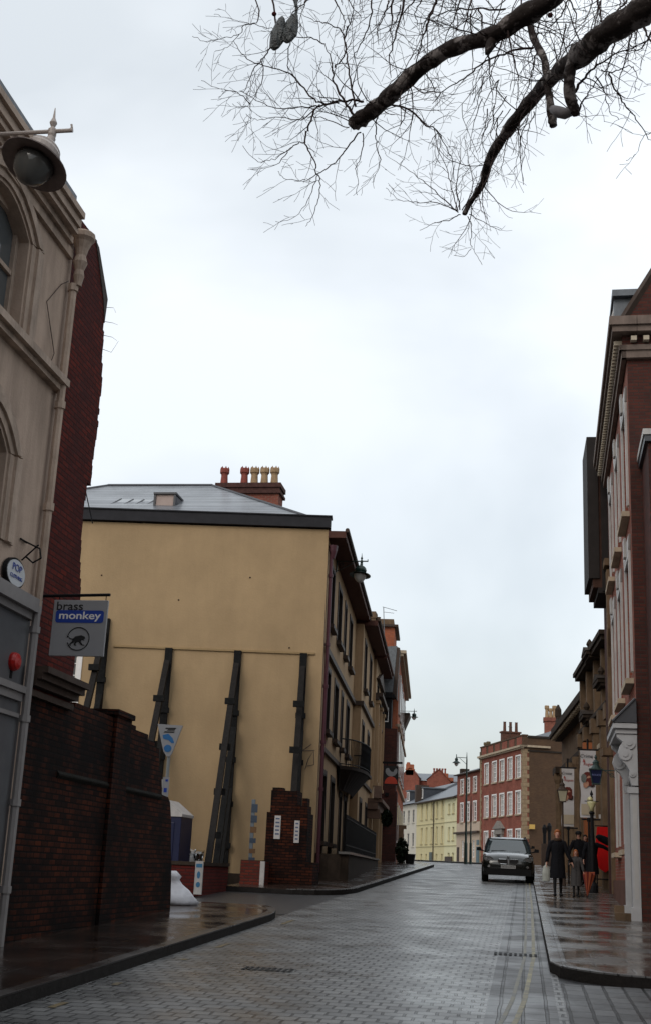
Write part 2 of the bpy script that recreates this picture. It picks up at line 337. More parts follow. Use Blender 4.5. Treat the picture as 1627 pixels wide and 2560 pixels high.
# ------------------------------------------------------------------ building helpers
class Bld:
    def __init__(s,name,p0,az,side,label,cat='building',group=None):
        s.s=-1 if side=='L' else 1; s.z=G(p0[1]); s.root=empty(name,(p0[0],p0[1],s.z),R(90-az),label=label,cat=cat,group=group)
    def part(s,name,mb,m,parent=None,loc=None,rz=0,**k):
        if parent: return mb.build(name,m,parent,**k)
        return mb.build(name,m,s.root,loc=loc or (0,0,-s.z),rz=rz,**k)
    def bx(s,mb,u0,u1,d0,d1,z0,z1): return mb.box(u0,u1,s.s*d0,s.s*d1,z0,z1)
    def facade(s,mb,u0,u1,z0,z1,holes,rev=.18,y=0.,top=True,depth=None,sides=True):
        S=s.s; us=sorted({u0,u1}|{h[0] for h in holes}|{h[1] for h in holes}); zs=sorted({z0,z1}|{h[2] for h in holes}|{h[3] for h in holes})
        for i in range(len(us)-1):
            for j in range(len(zs)-1):
                cu,cz=(us[i]+us[i+1])/2,(zs[j]+zs[j+1])/2
                if any(h[0]<cu<h[1] and h[2]<cz<h[3] for h in holes): continue
                mb.quad((us[i],S*y,zs[j]),(us[i+1],S*y,zs[j]),(us[i+1],S*y,zs[j+1]),(us[i],S*y,zs[j+1]))
        r=S*(y-rev); Y=S*y
        for a,b,c,d in [h[:4] for h in holes]:
            mb.quad((a,Y,c),(b,Y,c),(b,r,c),(a,r,c)); mb.quad((a,Y,d),(b,Y,d),(b,r,d),(a,r,d)); mb.quad((a,Y,c),(a,Y,d),(a,r,d),(a,r,c)); mb.quad((b,Y,c),(b,Y,d),(b,r,d),(b,r,c))
        if depth:
            D=S*(y-depth)
            mb.quad((u0,Y,z0),(u0,Y,z1),(u0,D,z1),(u0,D,z0)); mb.quad((u1,Y,z0),(u1,Y,z1),(u1,D,z1),(u1,D,z0))
            mb.quad((u0,D,z0),(u0,D,z1),(u1,D,z1),(u1,D,z0)); 
            if top: mb.quad((u0,Y,z1),(u1,Y,z1),(u1,D,z1),(u0,D,z1))
        return mb
    def window(s,a,b,c,d,y=0.,rev=.18,fm=None,gm=None,nx=2,nz=4,fw=.06,parent=None,loc=None,rz=0,sill=None,arch=None,S=None,archd=.03,sillp=.12,bar=.022):
        S=S or s.s; fm=fm or WHT; gm=gm or GLS; yi=y-rev
        mb=MB(); f0,f1=S*(yi+.002),S*(yi+.065)
        mb.box(a,a+fw,f0,f1,c,d); mb.box(b-fw,b,f0,f1,c,d); mb.box(a+fw,b-fw,f0,f1,d-fw,d); mb.box(a+fw,b-fw,f0,f1,c,c+fw)
        m=(c+d)/2; mb.box(a+fw,b-fw,f0,f1-S*.01,m-.03,m+.03)
        for i in range(1,nx): x=a+(b-a)*i/nx; mb.box(x-bar/2,x+bar/2,S*(yi+.004),S*(yi+.04),c+fw,m-.03); mb.box(x-bar/2,x+bar/2,S*(yi+.004),S*(yi+.04),m+.03,d-fw)
        for j in range(1,nz):
            z=c+(d-c)*j/nz
            if abs(z-m)<.05: continue
            mb.box(a+fw,b-fw,S*(yi+.006),S*(yi+.038),z-bar/2,z+bar/2)
        w=s.part('window',mb,fm,loc=loc,rz=rz) if not parent else mb.build('window',fm,parent)
        p=MB(); p.quad((a,S*(yi+.012),c),(b,S*(yi+.012),c),(b,S*(yi+.012),d),(a,S*(yi+.012),d)); p.build('pane',gm,w)
        if sill:
            q=MB(); q.box(a-.1,b+.1,S*(y-.05),S*(y+sillp),c-.13,c-.002); q.build('sill',sill,w)
        if arch:
            q=MB(); q.box(a-.14,a-.003,S*(y-.02),S*(y+archd),c,d+.14); q.box(b+.003,b+.14,S*(y-.02),S*(y+archd),c,d+.14); q.box(a-.003,b+.003,S*(y-.02),S*(y+archd-.003),d+.003,d+.137); q.build('architrave',arch,w)
        return w
def pot(mb,c,h,r=.14,crown=True):
    mb.lathe([(r*1.15,0),(r*.95,.06*h),(r*.78,.55*h),(r*.85,.62*h),(r*1.12,.68*h),(r*1.12,.86*h),(r*.95,.9*h),(r*.7,.9*h)],c,10)
    if crown:
        for k in range(6):
            a=k*math.pi/3; x,y=c[0]+r*.85*math.cos(a),c[1]+r*.85*math.sin(a); mb.prism([(x-.04,c[2]+.88*h),(x+.04,c[2]+.88*h),(x,c[2]+h)],'y',y-.02,y+.02)
# ================================================================== LEFT, nearest: cream stucco building
B=Bld('stucco_building',(-6.12,0),0,'L','cream stucco building at the left edge with moulded arched windows and grey shopfront base')
holes=[(11.5,13.02,7.73,9.30),(11.95,13.12,5.2,6.55),(9.2,10.5,5.2,6.55),(8.4,9.9,7.72,9.35)]
mb=MB(); B.facade(mb,-14,14.42,-1,9.84,holes,rev=.2,depth=9)
B.part('wall',mb,STUC)
# curved heads, stepped mouldings
for (a,b,c,d) in holes:
    n=10; S=-1; dd=.32
    cur=[(a+(b-a)*i/n, d-dd*(2*i/n-1)**2) for i in range(n+1)]
    sp=MB(); sp.prism(cur+[(b,d+.002),(a,d+.002)],'y',.0,.2-.004); w=B.window(a,b,c,d,rev=.2,fm=STUCT,gm=mat('sky_lit_glass',(.07,.08,.085),.05,var=0,spec=.9),nx=1,nz=2,fw=.09)
    sp.build('spandrel',STUC,w)
    q=MB()
    for (wd,pr) in ((.18,.03),(.30,.07),(.42,.035)):
        i0=wd-.13
        for x0,x1 in ((a-wd,a-i0),(b+i0,b+wd)): q.box(x0,x1,.02,-pr,c-.02,d-dd)
        cu=[(a-wd+(b-a+2*wd)*i/n, d+wd*.9-(dd+wd*.75)*(2*i/n-1)**2) for i in range(n+1)]
        ci=[(a-i0+(b-a+2*i0)*i/n, d+i0*.9-(dd+i0*.75)*(2*i/n-1)**2) for i in range(n+1)]
        for i in range(n): q.prism([ci[i],ci[i+1],cu[i+1],cu[i]],'y',.02,-pr)
    q.build('architrave',STUCT,w)
mb=MB()
for (z0,z1,p) in ((7.50,7.58,.10),(7.58,7.68,.17),(7.68,7.72,.12)): mb.box(-14,14.40,0,-p,z0,z1)
B.part('string_course',mb,STUCT)
mb=MB()
for (z0,z1,p,e_) in ((9.42,9.55,.06,14.3),(9.55,9.64,.12,14.1),(9.64,9.72,.21,14.02),(9.72,9.84,.25,14.0),(9.84,9.93,.30,13.98)): mb.box(-14,e_,0.0,-p,z0,z1)
B.part('cornice',mb,STUCT)
mb=MB(); mb.box(-14,13.7,.1,-.27,9.932,10.03); mb.prism([(-.2,10.03),(4,12.6),(9,10.0)],'x',-14,13.65); B.part('roof',mb,SLATV)
mb=MB(); mb.box(-14,14.36,-.002,-.012,-1,4.5); B.part('shopfront',mb,GREYP)
mb=MB(); mb.box(-14,14.37,-.014,-.14,4.51,4.68); mb.box(-14,14.34,-.014,-.07,4.42,4.508); mb.box(10,14.3,-.014,-.1,3.5,3.58); mb.box(10,14.28,-.014,-.06,3.4,3.498);mb.box(10,14.26,-.014,-.05,3.2,3.25); B.part('fascia',mb,GREYT)
mb=MB(); P=[(14.32,-.1,9.05),(14.32,-.1,4.6)]; mb.tube(P,.055,8)
for z in (9.0,7.3,5.9): mb.tube([(14.32,-.1,z-.05),(14.32,-.1,z+.05)],.075,8)
dp=B.part('downpipe',mb,STUCT)
mb=MB(); mb.tube([(14.32,-.1,4.6),(14.32,-.1,.2)],.055,8)
for z in (4.3,3.2,2.2,1.2): mb.tube([(14.32,-.1,z-.04),(14.32,-.1,z+.04)],.072,8)
B.part('downpipe',mb,GREYT)
mb=MB(); mb.lathe([(.05,-.65),(.055,-.6),(.075,-.5),(.06,-.42),(.1,-.3),(.07,-.2),(.09,-.1),(.13,0),(.17,.05),(.17,.12),(.15,.14)],(14.32,-.16,9.68),12)
B.part('hopper_head',mb,STUCT)
mb=MB(); mb.tube([(14.0,-.03,7.73),(14.1,-.03,7.95),(13.7,-.02,8.5),(14.1,-.02,8.95),(14.3,-.03,9.1)],.006,5); B.part('cable',mb,BRN)
# oval plaque, alarm, hooks
pl=empty('oval_plaque',(-6.10,13.62,4.86),0,label='small white oval plaque with blue lettering on the cream wall above the fascia',cat='plaque')
def ell(mb,rx,rz,x0,x1,n=24): mb.prism([(rx*math.cos(2*math.pi*i/n),rz*math.sin(2*math.pi*i/n)) for i in range(n)],'x',x0,x1); return mb
ell(MB(),.29,.185,0,.05).build('backing',BLK,pl); ell(MB(),.265,.16,.052,.06).build('face',mat('plaque_white',(.5,.52,.54),.4,var=.05),pl)
def text(s,size,mat_,parent=None,loc=(0,0,0),rot=(0,0,0),name='lettering',ext=.002,sx=1,shear=0,bold=0,align='CENTER'):
    c=bpy.data.curves.new('t','FONT'); c.body=s; c.size=size; c.extrude=ext; c.align_x=align; c.align_y='CENTER'; c.shear=shear; c.offset=bold
    o=bpy.data.objects.new('t',c); COL.objects.link(o); dg=bpy.context.evaluated_depsgraph_get(); me=bpy.data.meshes.new_from_object(o.evaluated_get(dg)); bpy.data.objects.remove(o)
    me.materials.clear(); me.materials.append(mat_); q=bpy.data.objects.new(name,me); COL.objects.link(q); q.location=loc; q.rotation_euler=rot; q.scale=(sx,1,1)
    if parent: q.parent=parent
    return q
text('POP',.12,SIGNB,pl,(.066,0,.06),(R(90),0,R(90)),sx=1.3); text('CLOTHING',.065,SIGNB,pl,(.066,0,-.05),(R(90),0,R(90)),sx=1.1)
al=empty('alarm_bell',(-6.13,13.95,3.84),0,label='round red alarm bell on the grey shopfront beside the downpipe',cat='alarm bell')
mb=MB(); mb.tube([(0,0,0),(.06,0,0),(.1,0,0),(.12,0,0)],[.11,.115,.095,.05],16); mb.build('dome',mat('alarm_red',(.35,.01,.008),.3,var=0),al,smooth=False); mb=MB(); mb.box(-.0,.03,-.03,.03,-.2,-.1); mb.build('bracket',BLK,al)
mb=MB(); mb.tube([(0,-.1,0),(0,.1,0)],.012,6); mb.tube([(0,0,0),(.22,0,-.1),(.25,0,-.22),(.15,0,-.28),(.05,0,-.2)],.012,6); mb.tube([(0,0,-.25),(.2,0,-.05)],.01,6)
mb.build('hanging_bracket',BLK,loc=(-6.1,13.86,5.33),label='small empty iron hook bracket on the cream wall above the oval plaque',cat='bracket')
# ---- hanging sign
sg=empty('hanging_sign',(-5.56,14.62,4.78),0,label='white pub sign with blue word strip and circled monkey hanging from a black bar',cat='sign')
mb=MB(); mb.box(-.36,.36,-.018,.018,-.75,-.03); mb.build('board',SIGNW,sg,bevel=.006)
mb=MB(); mb.tube([(-.56,0,.02),(.37,0,.045)],.02,8); mb.tube([(-.3,0,.03),(-.3,0,-.03)],.006,5); mb.tube([(.32,0,.04),(.32,0,-.03)],.006,5); mb.box(-.58,-.55,-.05,.05,-.1,.14); mb.build('bar',BLK,sg)
yy=-.021
mb=MB(); rr=.03; pts=[]
for cx,cz,a0 in ((.28,-.195,0),(-.28,-.195,90),(-.28,-.295,180),(.28,-.295,270)):
    for k in range(5): a=R(a0+k*22.5); pts.append((cx+rr*1.3*math.cos(a),cz+rr*math.sin(a)))
mb.prism(pts,'y',yy,yy-.002); mb.build('word_strip',SIGNB,sg)
text('brass',.155,INK,sg,(-.325,yy,-.115),(R(90),0,0),sx=1.12,bold=.001,align='LEFT'); text('monkey',.135,WHT,sg,(0,yy-.003,-.235),(R(90),0,0),sx=1.28,bold=.002)
mb=MB(); C0=(.01,-.53); pts=[]
for i in range(46):
    a=R(200+ i*7.4); pts.append((C0[0]+.145*math.cos(a),yy-.001,C0[1]+.145*math.sin(a)))
pts+=[(-.125,yy-.001,-.49),(-.105,yy-.001,-.52),(-.07,yy-.001,-.535),(-.03,yy-.001,-.53)]
mb.tube(pts,.006,5)
mk=[(-.06,-.535),(-.03,-.50),(.02,-.49),(.05,-.485),(.075,-.495),(.095,-.50),(.105,-.525),(.085,-.535),(.095,-.55),(.06,-.545),(.05,-.565),(.075,-.6),(.1,-.605),(.1,-.615),(.06,-.612),(.02,-.57),(-.005,-.575),(-.02,-.6),(0,-.615),(-.03,-.617),(-.04,-.6),(-.025,-.57),(-.06,-.585),(-.085,-.6),(-.07,-.617),(-.1,-.615),(-.1,-.598),(-.07,-.57)]
mb.prism(mk,'y',yy,yy-.003); mb.build('monkey_emblem',INK,sg)
# ---- wall lamps
def wall_lamp(loc,arm,label,R0=.35,m1=None,m2=None,hook=True,group=None,tilt=(0,0)):
    t=empty('street_lamp',loc,0,label=label,cat='street lamp',group=group); m1=m1 or GRN; m2=m2 or m1; k=R0/.35
    mb=MB(); mb.lathe([(.12*k,.05*k),(.14*k,.06*k),(.35*k,0),(.352*k,.012*k),(.15*k,.085*k),(.15*k,.11*k)],n=32); mb.build('shade',m2,t,smooth=False)
    mb=MB(); mb.lathe([(.155*k,.10*k),(.19*k,.15*k),(.195*k,.2*k),(.17*k,.24*k),(.17*k,.26*k),(.12*k,.31*k),(.05*k,.33*k),(.045*k,.42*k)],n=24); mb.build('canopy',m1,t)
    mb=MB(); mb.lathe([(.21*k,.02*k),(.2*k,-.05*k),(.16*k,-.14*k),(.09*k,-.21*k),(.03*k,-.25*k)],n=24); mb.build('glass_bowl',LAMPG if m1 is GRN else mat('lamp_glass_dim',(.10,.10,.095),.1,var=0),t,smooth=True)
    mb=MB(); mb.lathe([(.03*k,.4*k),(.045*k,.46*k),(.045*k,.52*k),(.02*k,.55*k),(.04*k,.6*k),(.015*k,.66*k),(.004*k,.78*k)],n=10)
    z=.5*k; mb.tube([(arm,0,z),(.22*k,0,z)],.022*k,8)
    if hook: s_=-1 if arm>0 else 1; mb.tube([(0,0,z),(.17*k*s_,0,z),(.21*k*s_,0,z+.03*k),(.2*k*s_,0,z+.07*k)],.013*k,6)
    s_=1 if arm>0 else -1
    mb.tube([(arm,0,z-.42*abs(arm)),(arm*.75,0,z-.3*abs(arm)),(arm*.3,0,z-.05)],.012*k,6)
    pts=[(arm*.8+ .08*k*math.cos(R(a))*(1-a/900.),0,z-.12*k+.08*k*math.sin(R(a))*(1-a/900.)) for a in range(0,560,30)]; mb.tube(pts,.009*k,5)
    mb.box(arm-.01,arm+.02,-.05,.05,z-.45*abs(arm),z+.1); mb.build('bracket_arm',m1,t)
    for q in t.children:
        if q.name.split('.')[0] in ('shade','canopy','glass_bowl'): q.rotation_euler=(R(tilt[0]),R(tilt[1]),0); v_=Vector((0,0,.42*k)); q.location=v_-Matrix.Rotation(R(tilt[1]),3,'Y')@(Matrix.Rotation(R(tilt[0]),3,'X')@v_)
    return t
CRL=mat('cream_lamp_paint',(.38,.33,.30),.4,var=.08)
wall_lamp((-4.88,10.6,8.40),-1.2,'large cream painted street lamp with wide disc shade on the nearest left building',.355,CRL,mat('lamp_shade_brown',(.13,.10,.095),.5,var=.2,vs=8),tilt=(-17,14))
# ================================================================== broken party wall and boundary wall
B=Bld('broken_brick_wall',(-6.12,14.42),0,'L','tall ragged remnant of dark red brick wall rising behind the cream building','wall')
rag=[(14.42,10.19),(14.72,10.2),(15.0,10.22),(15.31,10.17),(15.45,9.98),(15.55,9.86),(15.70,9.68),(15.84,9.54),(15.86,9.2),(15.93,8.96),(15.92,8.7),(16.03,8.40),(15.99,8.1),(16.04,7.53),(15.97,7.2),(15.99,6.74),(15.86,6.72),(15.86,6.5),(15.80,6.45),(15.84,5.87),(15.93,5.46),(16.04,5.12),(16.0,4.8),(16.11,4.53),(16.04,4.1),(16.06,3.62)]
poly=[]
for i in range(len(rag)-1):                 # brick-sized steps along the torn edge
    a,b=rag[i],rag[i+1]; n=max(1,int(abs(b[1]-a[1])/.09)); 
    for k in range(n):
        t=k/n; x=a[0]+(b[0]-a[0])*t; z=a[1]+(b[1]-a[1])*t; j=random.uniform(-.025,.025) if i>2 else 0
        poly+= [(x-14.42+j,z)]
        if i>2: poly+=[(x-14.42+j,z-(abs(b[1]-a[1])/n)*.9)]
poly+=[(16.06-14.42,3.62),(0,3.62)]
mb=MB(); mb.prism(poly,'y',.0,.45); B.part('brickwork',mb,OLDR)
mb=MB(); mb.prism([(1.02,10.17),(.88,10.21),(.9,10.27),(.3,10.24),(.3,10.19)],'y',.03,.3); mb.prism([(.75,10.2),(.9,10.16),(1.45,9.6),(1.42,9.2),(1.3,9.5),(1.0,9.9)],'y',-.012,.1); B.part('mortar_capping',mb,mat('grey_mortar',(.075,.065,.06),.9,var=.25,vs=5,bump=.5))
mb=MB(); wr_=random.Random(2)
for k in range(4):
    b0=(1.4+.05*k%.3,.05,9.45-.2*k); mb.tube([b0,(b0[0]+.12+wr_.uniform(0,.1),-.05,b0[2]+wr_.uniform(-.05,.1)),(b0[0]+.2+wr_.uniform(0,.12),-.1,b0[2]+wr_.uniform(-.02,.25))],[.005,.003,.002],4)
B.part('weeds',mb,TWIG)
mb=MB(); mb.tube([(1.55,.1,6.75),(2.05,.1,6.3)],.008,5); B.part('wire',mb,BLK)
B=Bld('boundary_wall',(-6.12,14.42),0,'L','dark old brick boundary wall with stepped top along the left pavement','wall')
z_=lambda y:G(y)-.3
top=[(14.42,3.6),(16.25,3.6),(16.25,3.66),(17.85,3.66),(19.05,3.66),(19.05,3.60),(19.74,3.60),(19.74,3.52),(20.15,3.52),(20.15,3.44),(20.42,3.44),(20.5,3.1),(20.68,3.05),(20.8,2.7),(21.2,2.68),(21.35,2.6),(21.5,2.3),(21.6,1.9),(21.75,1.5),(21.85,1.0),(21.9,.3)]
mb=MB(); mb.prism([(a-14.42,b) for a,b in top]+[(0,.2)],'y',0,.45); B.part('brickwork',mb,OLDB)
mb=MB(); mb.box(3.50,4.22,-.06,-.003,.3,3.70); mb.box(3.44,4.28,-.09,.5,3.70,3.78); B.part('pier',mb,OLDB)
mb=MB(); mb.prism([(-.035,2.64),(-.035,2.66),(-.003,2.70),(-.003,2.60)],'x',1.4,3.48); mb.prism([(-.035,2.64),(-.035,2.66),(-.003,2.70),(-.003,2.60)],'x',4.24,6.3); B.part('ledge',mb,mat('mossy_ledge',(.010,.009,.007),.9,var=.4,vs=8,bump=.5))
mb=MB()
for z0,z1,p in ((3.64,3.72,.12),(3.72,3.8,.2),(3.8,3.88,.27),(3.52,3.6,.06)): mb.box(.06,1.62,-.003,-p,z0,z1)
B.part('cornice_remnant',mb,BRN)
# ================================================================== ochre building

def lining(B,w,a,b,c,d,y=0.,rev=.22):
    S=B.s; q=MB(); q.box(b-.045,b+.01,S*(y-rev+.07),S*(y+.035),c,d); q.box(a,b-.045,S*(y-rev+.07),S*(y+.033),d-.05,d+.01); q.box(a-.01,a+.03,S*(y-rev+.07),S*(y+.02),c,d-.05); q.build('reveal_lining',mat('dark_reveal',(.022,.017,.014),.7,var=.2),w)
YB=Bld('ochre_building',(-6.12,37),-3.6,'L','large ochre building with slate roof and blank gable wall propped by timber shores')
B=YB
GW=dict(loc=(0,0,-YB.z),rz=R(90-(82.9-180))-R(90+3.6))   # local frame running left along the gable wall
# gable wall (own frame: x = distance left from the corner, outward = +y)
Tmp=Bld.__new__(Bld); Tmp.s=1; Tmp.z=YB.z; Tmp.root=YB.root
mb=MB(); Tmp.facade(mb,0,14,-.5,11.95,[(7.58,8.62,5.55,7.75)],rev=.12); 
mb.quad((14,0,-.5),(14,0,11.95),(14,-10,11.95),(14,-10,-.5))
YB.part('gable_wall',mb,YEL,**GW)
Tmp.window(7.58,8.62,5.55,7.75,rev=.12,nx=3,nz=6,loc=GW['loc'],rz=GW['rz'],arch=WHT,S=1)
mb=MB(); mb.box(.25,6.5,.003,.05,7.93,7.99); YB.part('wall_groove',mb,mat('ochre_shadow_joint',(.30,.21,.11),.9,var=.1),**GW)
mb=MB(); mb.box(-.06,14,-.3,.13,11.99,12.34); mb.box(-.1,14,-.32,.17,12.341,12.38); YB.part('parapet',mb,mat('dark_parapet_lead',(.022,.022,.026),.6,var=.2,vs=3),**GW)
mb=MB()
for (x,z) in ((1.05,8.12),(2.4,10.3),(7.1,10.2),(4.6,9.5)): mb.lathe([(.002,-.03),(.03,0),(.002,.03)],(x,.01,z),8)
YB.part('wall_tie_plates',mb,BRN,**GW)
# graffiti
mb=MB()
for s in ([(.5,4.99),(.22,5.2)],[(.5,4.99),(.12,5.02)],[(.38,4.45),(.3,4.75),(.15,5.0),(.12,4.6),(.32,4.55)]): mb.tube([(a,.004,b) for a,b in s],.012,4)
YB.part('graffiti',mb,mat('graffiti_grey',(.12,.1,.085),.8,var=0),**GW)
# facade
h=[]
row=[(9.17,11.08),(5.82,7.74),(2.42,4.48)]
cols=[(1.35,2.55),(4.3,5.7),(7.25,7.95),(9.7,11.0)]
for j,(c,d) in enumerate(row):
    for i,(a,b) in enumerate(cols):
        if j==2 and i>=2: continue
        h.append((a,b,c,d))
h.append((8.0,8.9,1.5,4.2)); h.append((10.2,11.3,1.5,4.2))
mb=MB(); B.facade(mb,0,13,-.5,11.7,h,rev=.22,depth=11,top=False)
h2=[]
for (c,d) in ((8.95,10.95),(5.7,7.52),(2.42,4.36)):
    for (a,b) in ((14.1,15.3),(17.9,19.1)): h2.append((a,b,c,d))
B.facade(mb,13,21.1,-.5,11.5,h2,rev=.22,y=.33,depth=11)
B.part('wall',mb,YEL2)
for i_,(a,b,c,d) in enumerate(h): lining(B,B.window(a,b,c,d,rev=.22,fm=WHTD,nx=2,nz=4,sill=BRN,sillp=.18,gm=BLIND if i_%2 else GLS,arch=BRN,archd=.03,fw=.09),a,b,c,d)
for (a,b,c,d) in h2: lining(B,B.window(a,b,c,d,y=.33,rev=.22,fm=WHTD,nx=2,nz=4,sill=BRN,sillp=.18,gm=BLIND,arch=BRN,archd=.03,fw=.09),a,b,c,d,.33)
mb=MB()
for (u0,u1,y) in ((.5,13,0),(13.0,21.0,.33)):
    mb.box(u0,u1,-(y-.02),-(y+.12),8.1,8.28)
    mb.box(u0,u1,-(y-.02),-(y+.10),5.08,5.22)
mb.box(13-.12,12.999,-.02,-.45,8.1,8.28)
B.part('string_course',mb,BRN)
mb=MB(); mb.box(-.05,13.3,0,-.56,11.68,11.9); mb.box(13.301,21.3,0,-.9,11.5,11.72)
B.part('eaves_soffit',mb,SOFF)
mb=MB(); mb.tube([(-.1,-.6,11.92),(13.25,-.6,11.92)],.07,8); mb.tube([(13.25,-.95,11.75),(21.4,-.95,11.75)],.07,8)
B.part('gutter',mb,BRN)
# roof: hips and slopes in the facade frame
mb=MB()
e0=12.05
Pa=(0.0,.45,12.3);Pb=(.4,14,12.3);Pc=(11,14,12.3);Pd=(11,.45,12.3); Ra=(5.2,4.9,15.0);Rb=(5.4,8.9,15.0)
mb.add([Pa,Pb,Pc,Pd,Ra,Rb],[(0,1,5,4),(1,2,5),(2,3,4,5),(3,0,4)])
B.part('roof',mb,SLATE)
mb=MB(); mb.tube([Ra,Rb],.07,6); mb.tube([Pa,Ra],.06,6); mb.tube([Pb,Rb],.06,6); B.part('ridge_tiles',mb,LEAD)
mb=MB(); mb.prism([(-.55,11.92),(4,13.2),(9,11.9)],'x',11.2,21.2); B.part('roof',mb,SLATV)
# dormer and skylight on the slope facing the viewer: measured on the gable wall side
def wallpt(px,py,Yd): return at(px,py,Yd)
DM=empty('x',(0,0,0)); bpy.data.objects.remove(DM)
def worldpart(b,name,mb,m,**k):
    o=mb.build(name,m,**k); o.parent=b.root; b_m=Matrix.Translation(b.root.location)@Matrix.Rotation(b.root.rotation_euler.z,4,'Z'); o.matrix_parent_inverse=b_m.inverted(); return o
p=at(390,1235,38.6); q=at(440,1235,38.6); zt=at(415,1237,38.6).z
mb=MB(); mb.box(p.x,q.x-.03,38.6,41.5,12.5,zt); o_=worldpart(YB,'dormer',mb,mat('dormer_pinkish',(.38,.30,.27),.6,var=.08))
mb=MB(); mb.box(p.x-.05,q.x+.05,38.52,41.6,zt+.004,zt+.07); mb.box(p.x-.04,p.x+.03,38.55,38.6,12.5,zt); mb.box(q.x-.05,q.x+.02,38.55,38.6,12.5,zt); 
mb.add([(q.x,38.58,zt),(q.x,38.58,12.5),(q.x+.25,39.4,12.5),(q.x+.1,41,zt)],[(0,1,2,3)]); worldpart(YB,'dormer_cap',mb,LEAD)
a,b_,c_,d_=at(258,1277,38.3),at(352,1278,38.3),at(388,1255,39.4),at(305,1252,39.4)
mb=MB(); n_=Vector((0,-.03,.06)); mb.add([a+n_,b_+n_,c_+n_,d_+n_],[(0,1,2,3)])
o_=worldpart(YB,'skylight',mb,mat('skylight_glass',(.3,.32,.34),.15,var=.05))
mb=MB(); 
for t in (0,.36,.68,1): mb.tube([a.lerp(b_,t)+n_,d_.lerp(c_,t)+n_],.03,4)
mb.tube([a+n_,b_+n_],.04,4); worldpart(YB,'skylight_bars',mb,LEAD)
# big chimney
ch=empty('x',(0,0,0)); bpy.data.objects.remove(ch)
cl,cr=at(538,1240,42).x,at(702,1240,42).x
mb=MB(); mb.box(cl+.08,cr-.08,42,42.8,12.5,14.72); worldpart(YB,'chimney',mb,REDB)
CH=YB.root.children[-1] if False else [o for o in YB.root.children if o.name.startswith('chimney')][-1]
mb=MB(); mb.box(cl+.0,cr+.0,41.9,42.9,14.72,14.82); mb.box(cl+.05,cr-.05,41.95,42.85,14.82,14.95); mb.box(cl+.0,cr+.0,41.9,42.9,14.95,15.12); c2=mb.build('chimney_cap',mat('sooty_brick',(.07,.035,.03),.9,var=.3,vs=8),YB.root); c2.matrix_parent_inverse=CH.matrix_parent_inverse.copy()
for i,px in enumerate((562,612,637,662,687)):
    mb=MB(); x=at(px,1190,42.4).x; pot(mb,(x,42.4,15.12),.78,.16); c3=mb.build('chimney_pot',TERR if i<2 else TERY,YB.root); c3.matrix_parent_inverse=CH.matrix_parent_inverse.copy()
# corner downpipe and hopper
mb=MB(); mb.tube([(.22,-.1,11.4),(.22,-.1,1.5)],.06,8)
for z in (10.5,8.3,7.0,5.3,3.9): mb.tube([(.22,-.1,z-.05),(.22,-.1,z+.05)],.085,8)
mb.lathe([(.06,-.25),(.13,0),(.15,.18)],(.22,-.15,11.3),8); B.part('downpipe',mb,PIPEP)
# bow balcony
mb=MB(); bow=lambda u:.12+.85*math.sqrt(max(0,1-((u-9.6)/3.3)**2)); US=[6.3+6.6*i/16 for i in range(17)]
mb.add([(u,0,z) for u in US for z in (5.0,5.12)]+[(u,-bow(u),z) for u in US for z in (5.0,5.12)],
  [(2*i,2*i+2,34+2*i+2,34+2*i) for i in range(16)]+[(2*i+1,2*i+3,34+2*i+3,34+2*i+1) for i in range(16)]+[(34+2*i,34+2*i+2,34+2*i+3,34+2*i+1) for i in range(16)])
mb.add([(u,-bow(u)*.95,4.99) for u in US]+[(6.9+(u-6.3)*.82,-.02-.28*bow(u),4.3) for u in US],[(i,i+1,18+i,17+i) for i in range(16)])
bal=B.part('balcony',mb,mat('balcony_dark',(.022,.015,.012),.7,var=.2))
mb=MB(); mb.tube([(u,-bow(u),6.05) for u in US],.025,6); mb.tube([(u,-bow(u),5.18) for u in US],.018,6)
for i in range(67):
    u=6.3+6.6*i/66; mb.tube([(u,-bow(u),5.12),(u,-bow(u),6.05)],.011,4)
    if i%2==0: mb.tube([(u-.05,-bow(u),5.3),(u+.05,-bow(u),5.55),(u-.05,-bow(u),5.8),(u+.03,-bow(u),6.0)],.009,4)
mb.build('railing',BLK,bal)
# forecourt wall and iron railings
FW=Bld('forecourt_wall',(-6.12,37),-3.6,'L','low dark stone forecourt wall topped with black iron railings before the ochre building','wall')
mb=MB(); FW.bx(mb,.3,17.5,.75,1.0,.9,2.05); mb.box(.3,.55,0,-.999,.9,2.04); FW.part('stone_base',mb,STOND)
mb=MB(); FW.bx(mb,.2,17.6,.70,1.05,2.05,2.12); FW.part('coping',mb,mat('wet_coping',(.12,.115,.11),.2,var=.2,vs=3))
mb=MB()
for z in (2.3,3.08): FW.bx(mb,.4,17.5,.86,.90,z,z+.035)
for i in range(int(17/.11)): u=.5+i*.11; mb.box(u-.014,u+.014,-.866,-.894,2.12,3.2)
FW.part('railings',mb,BLK)
mb=MB(); FW.bx(mb,.4,17.5,.835,.845,2.12,3.06); FW.part('backing_board',mb,mat('black_board',(.006,.006,.006),.9,var=.2))
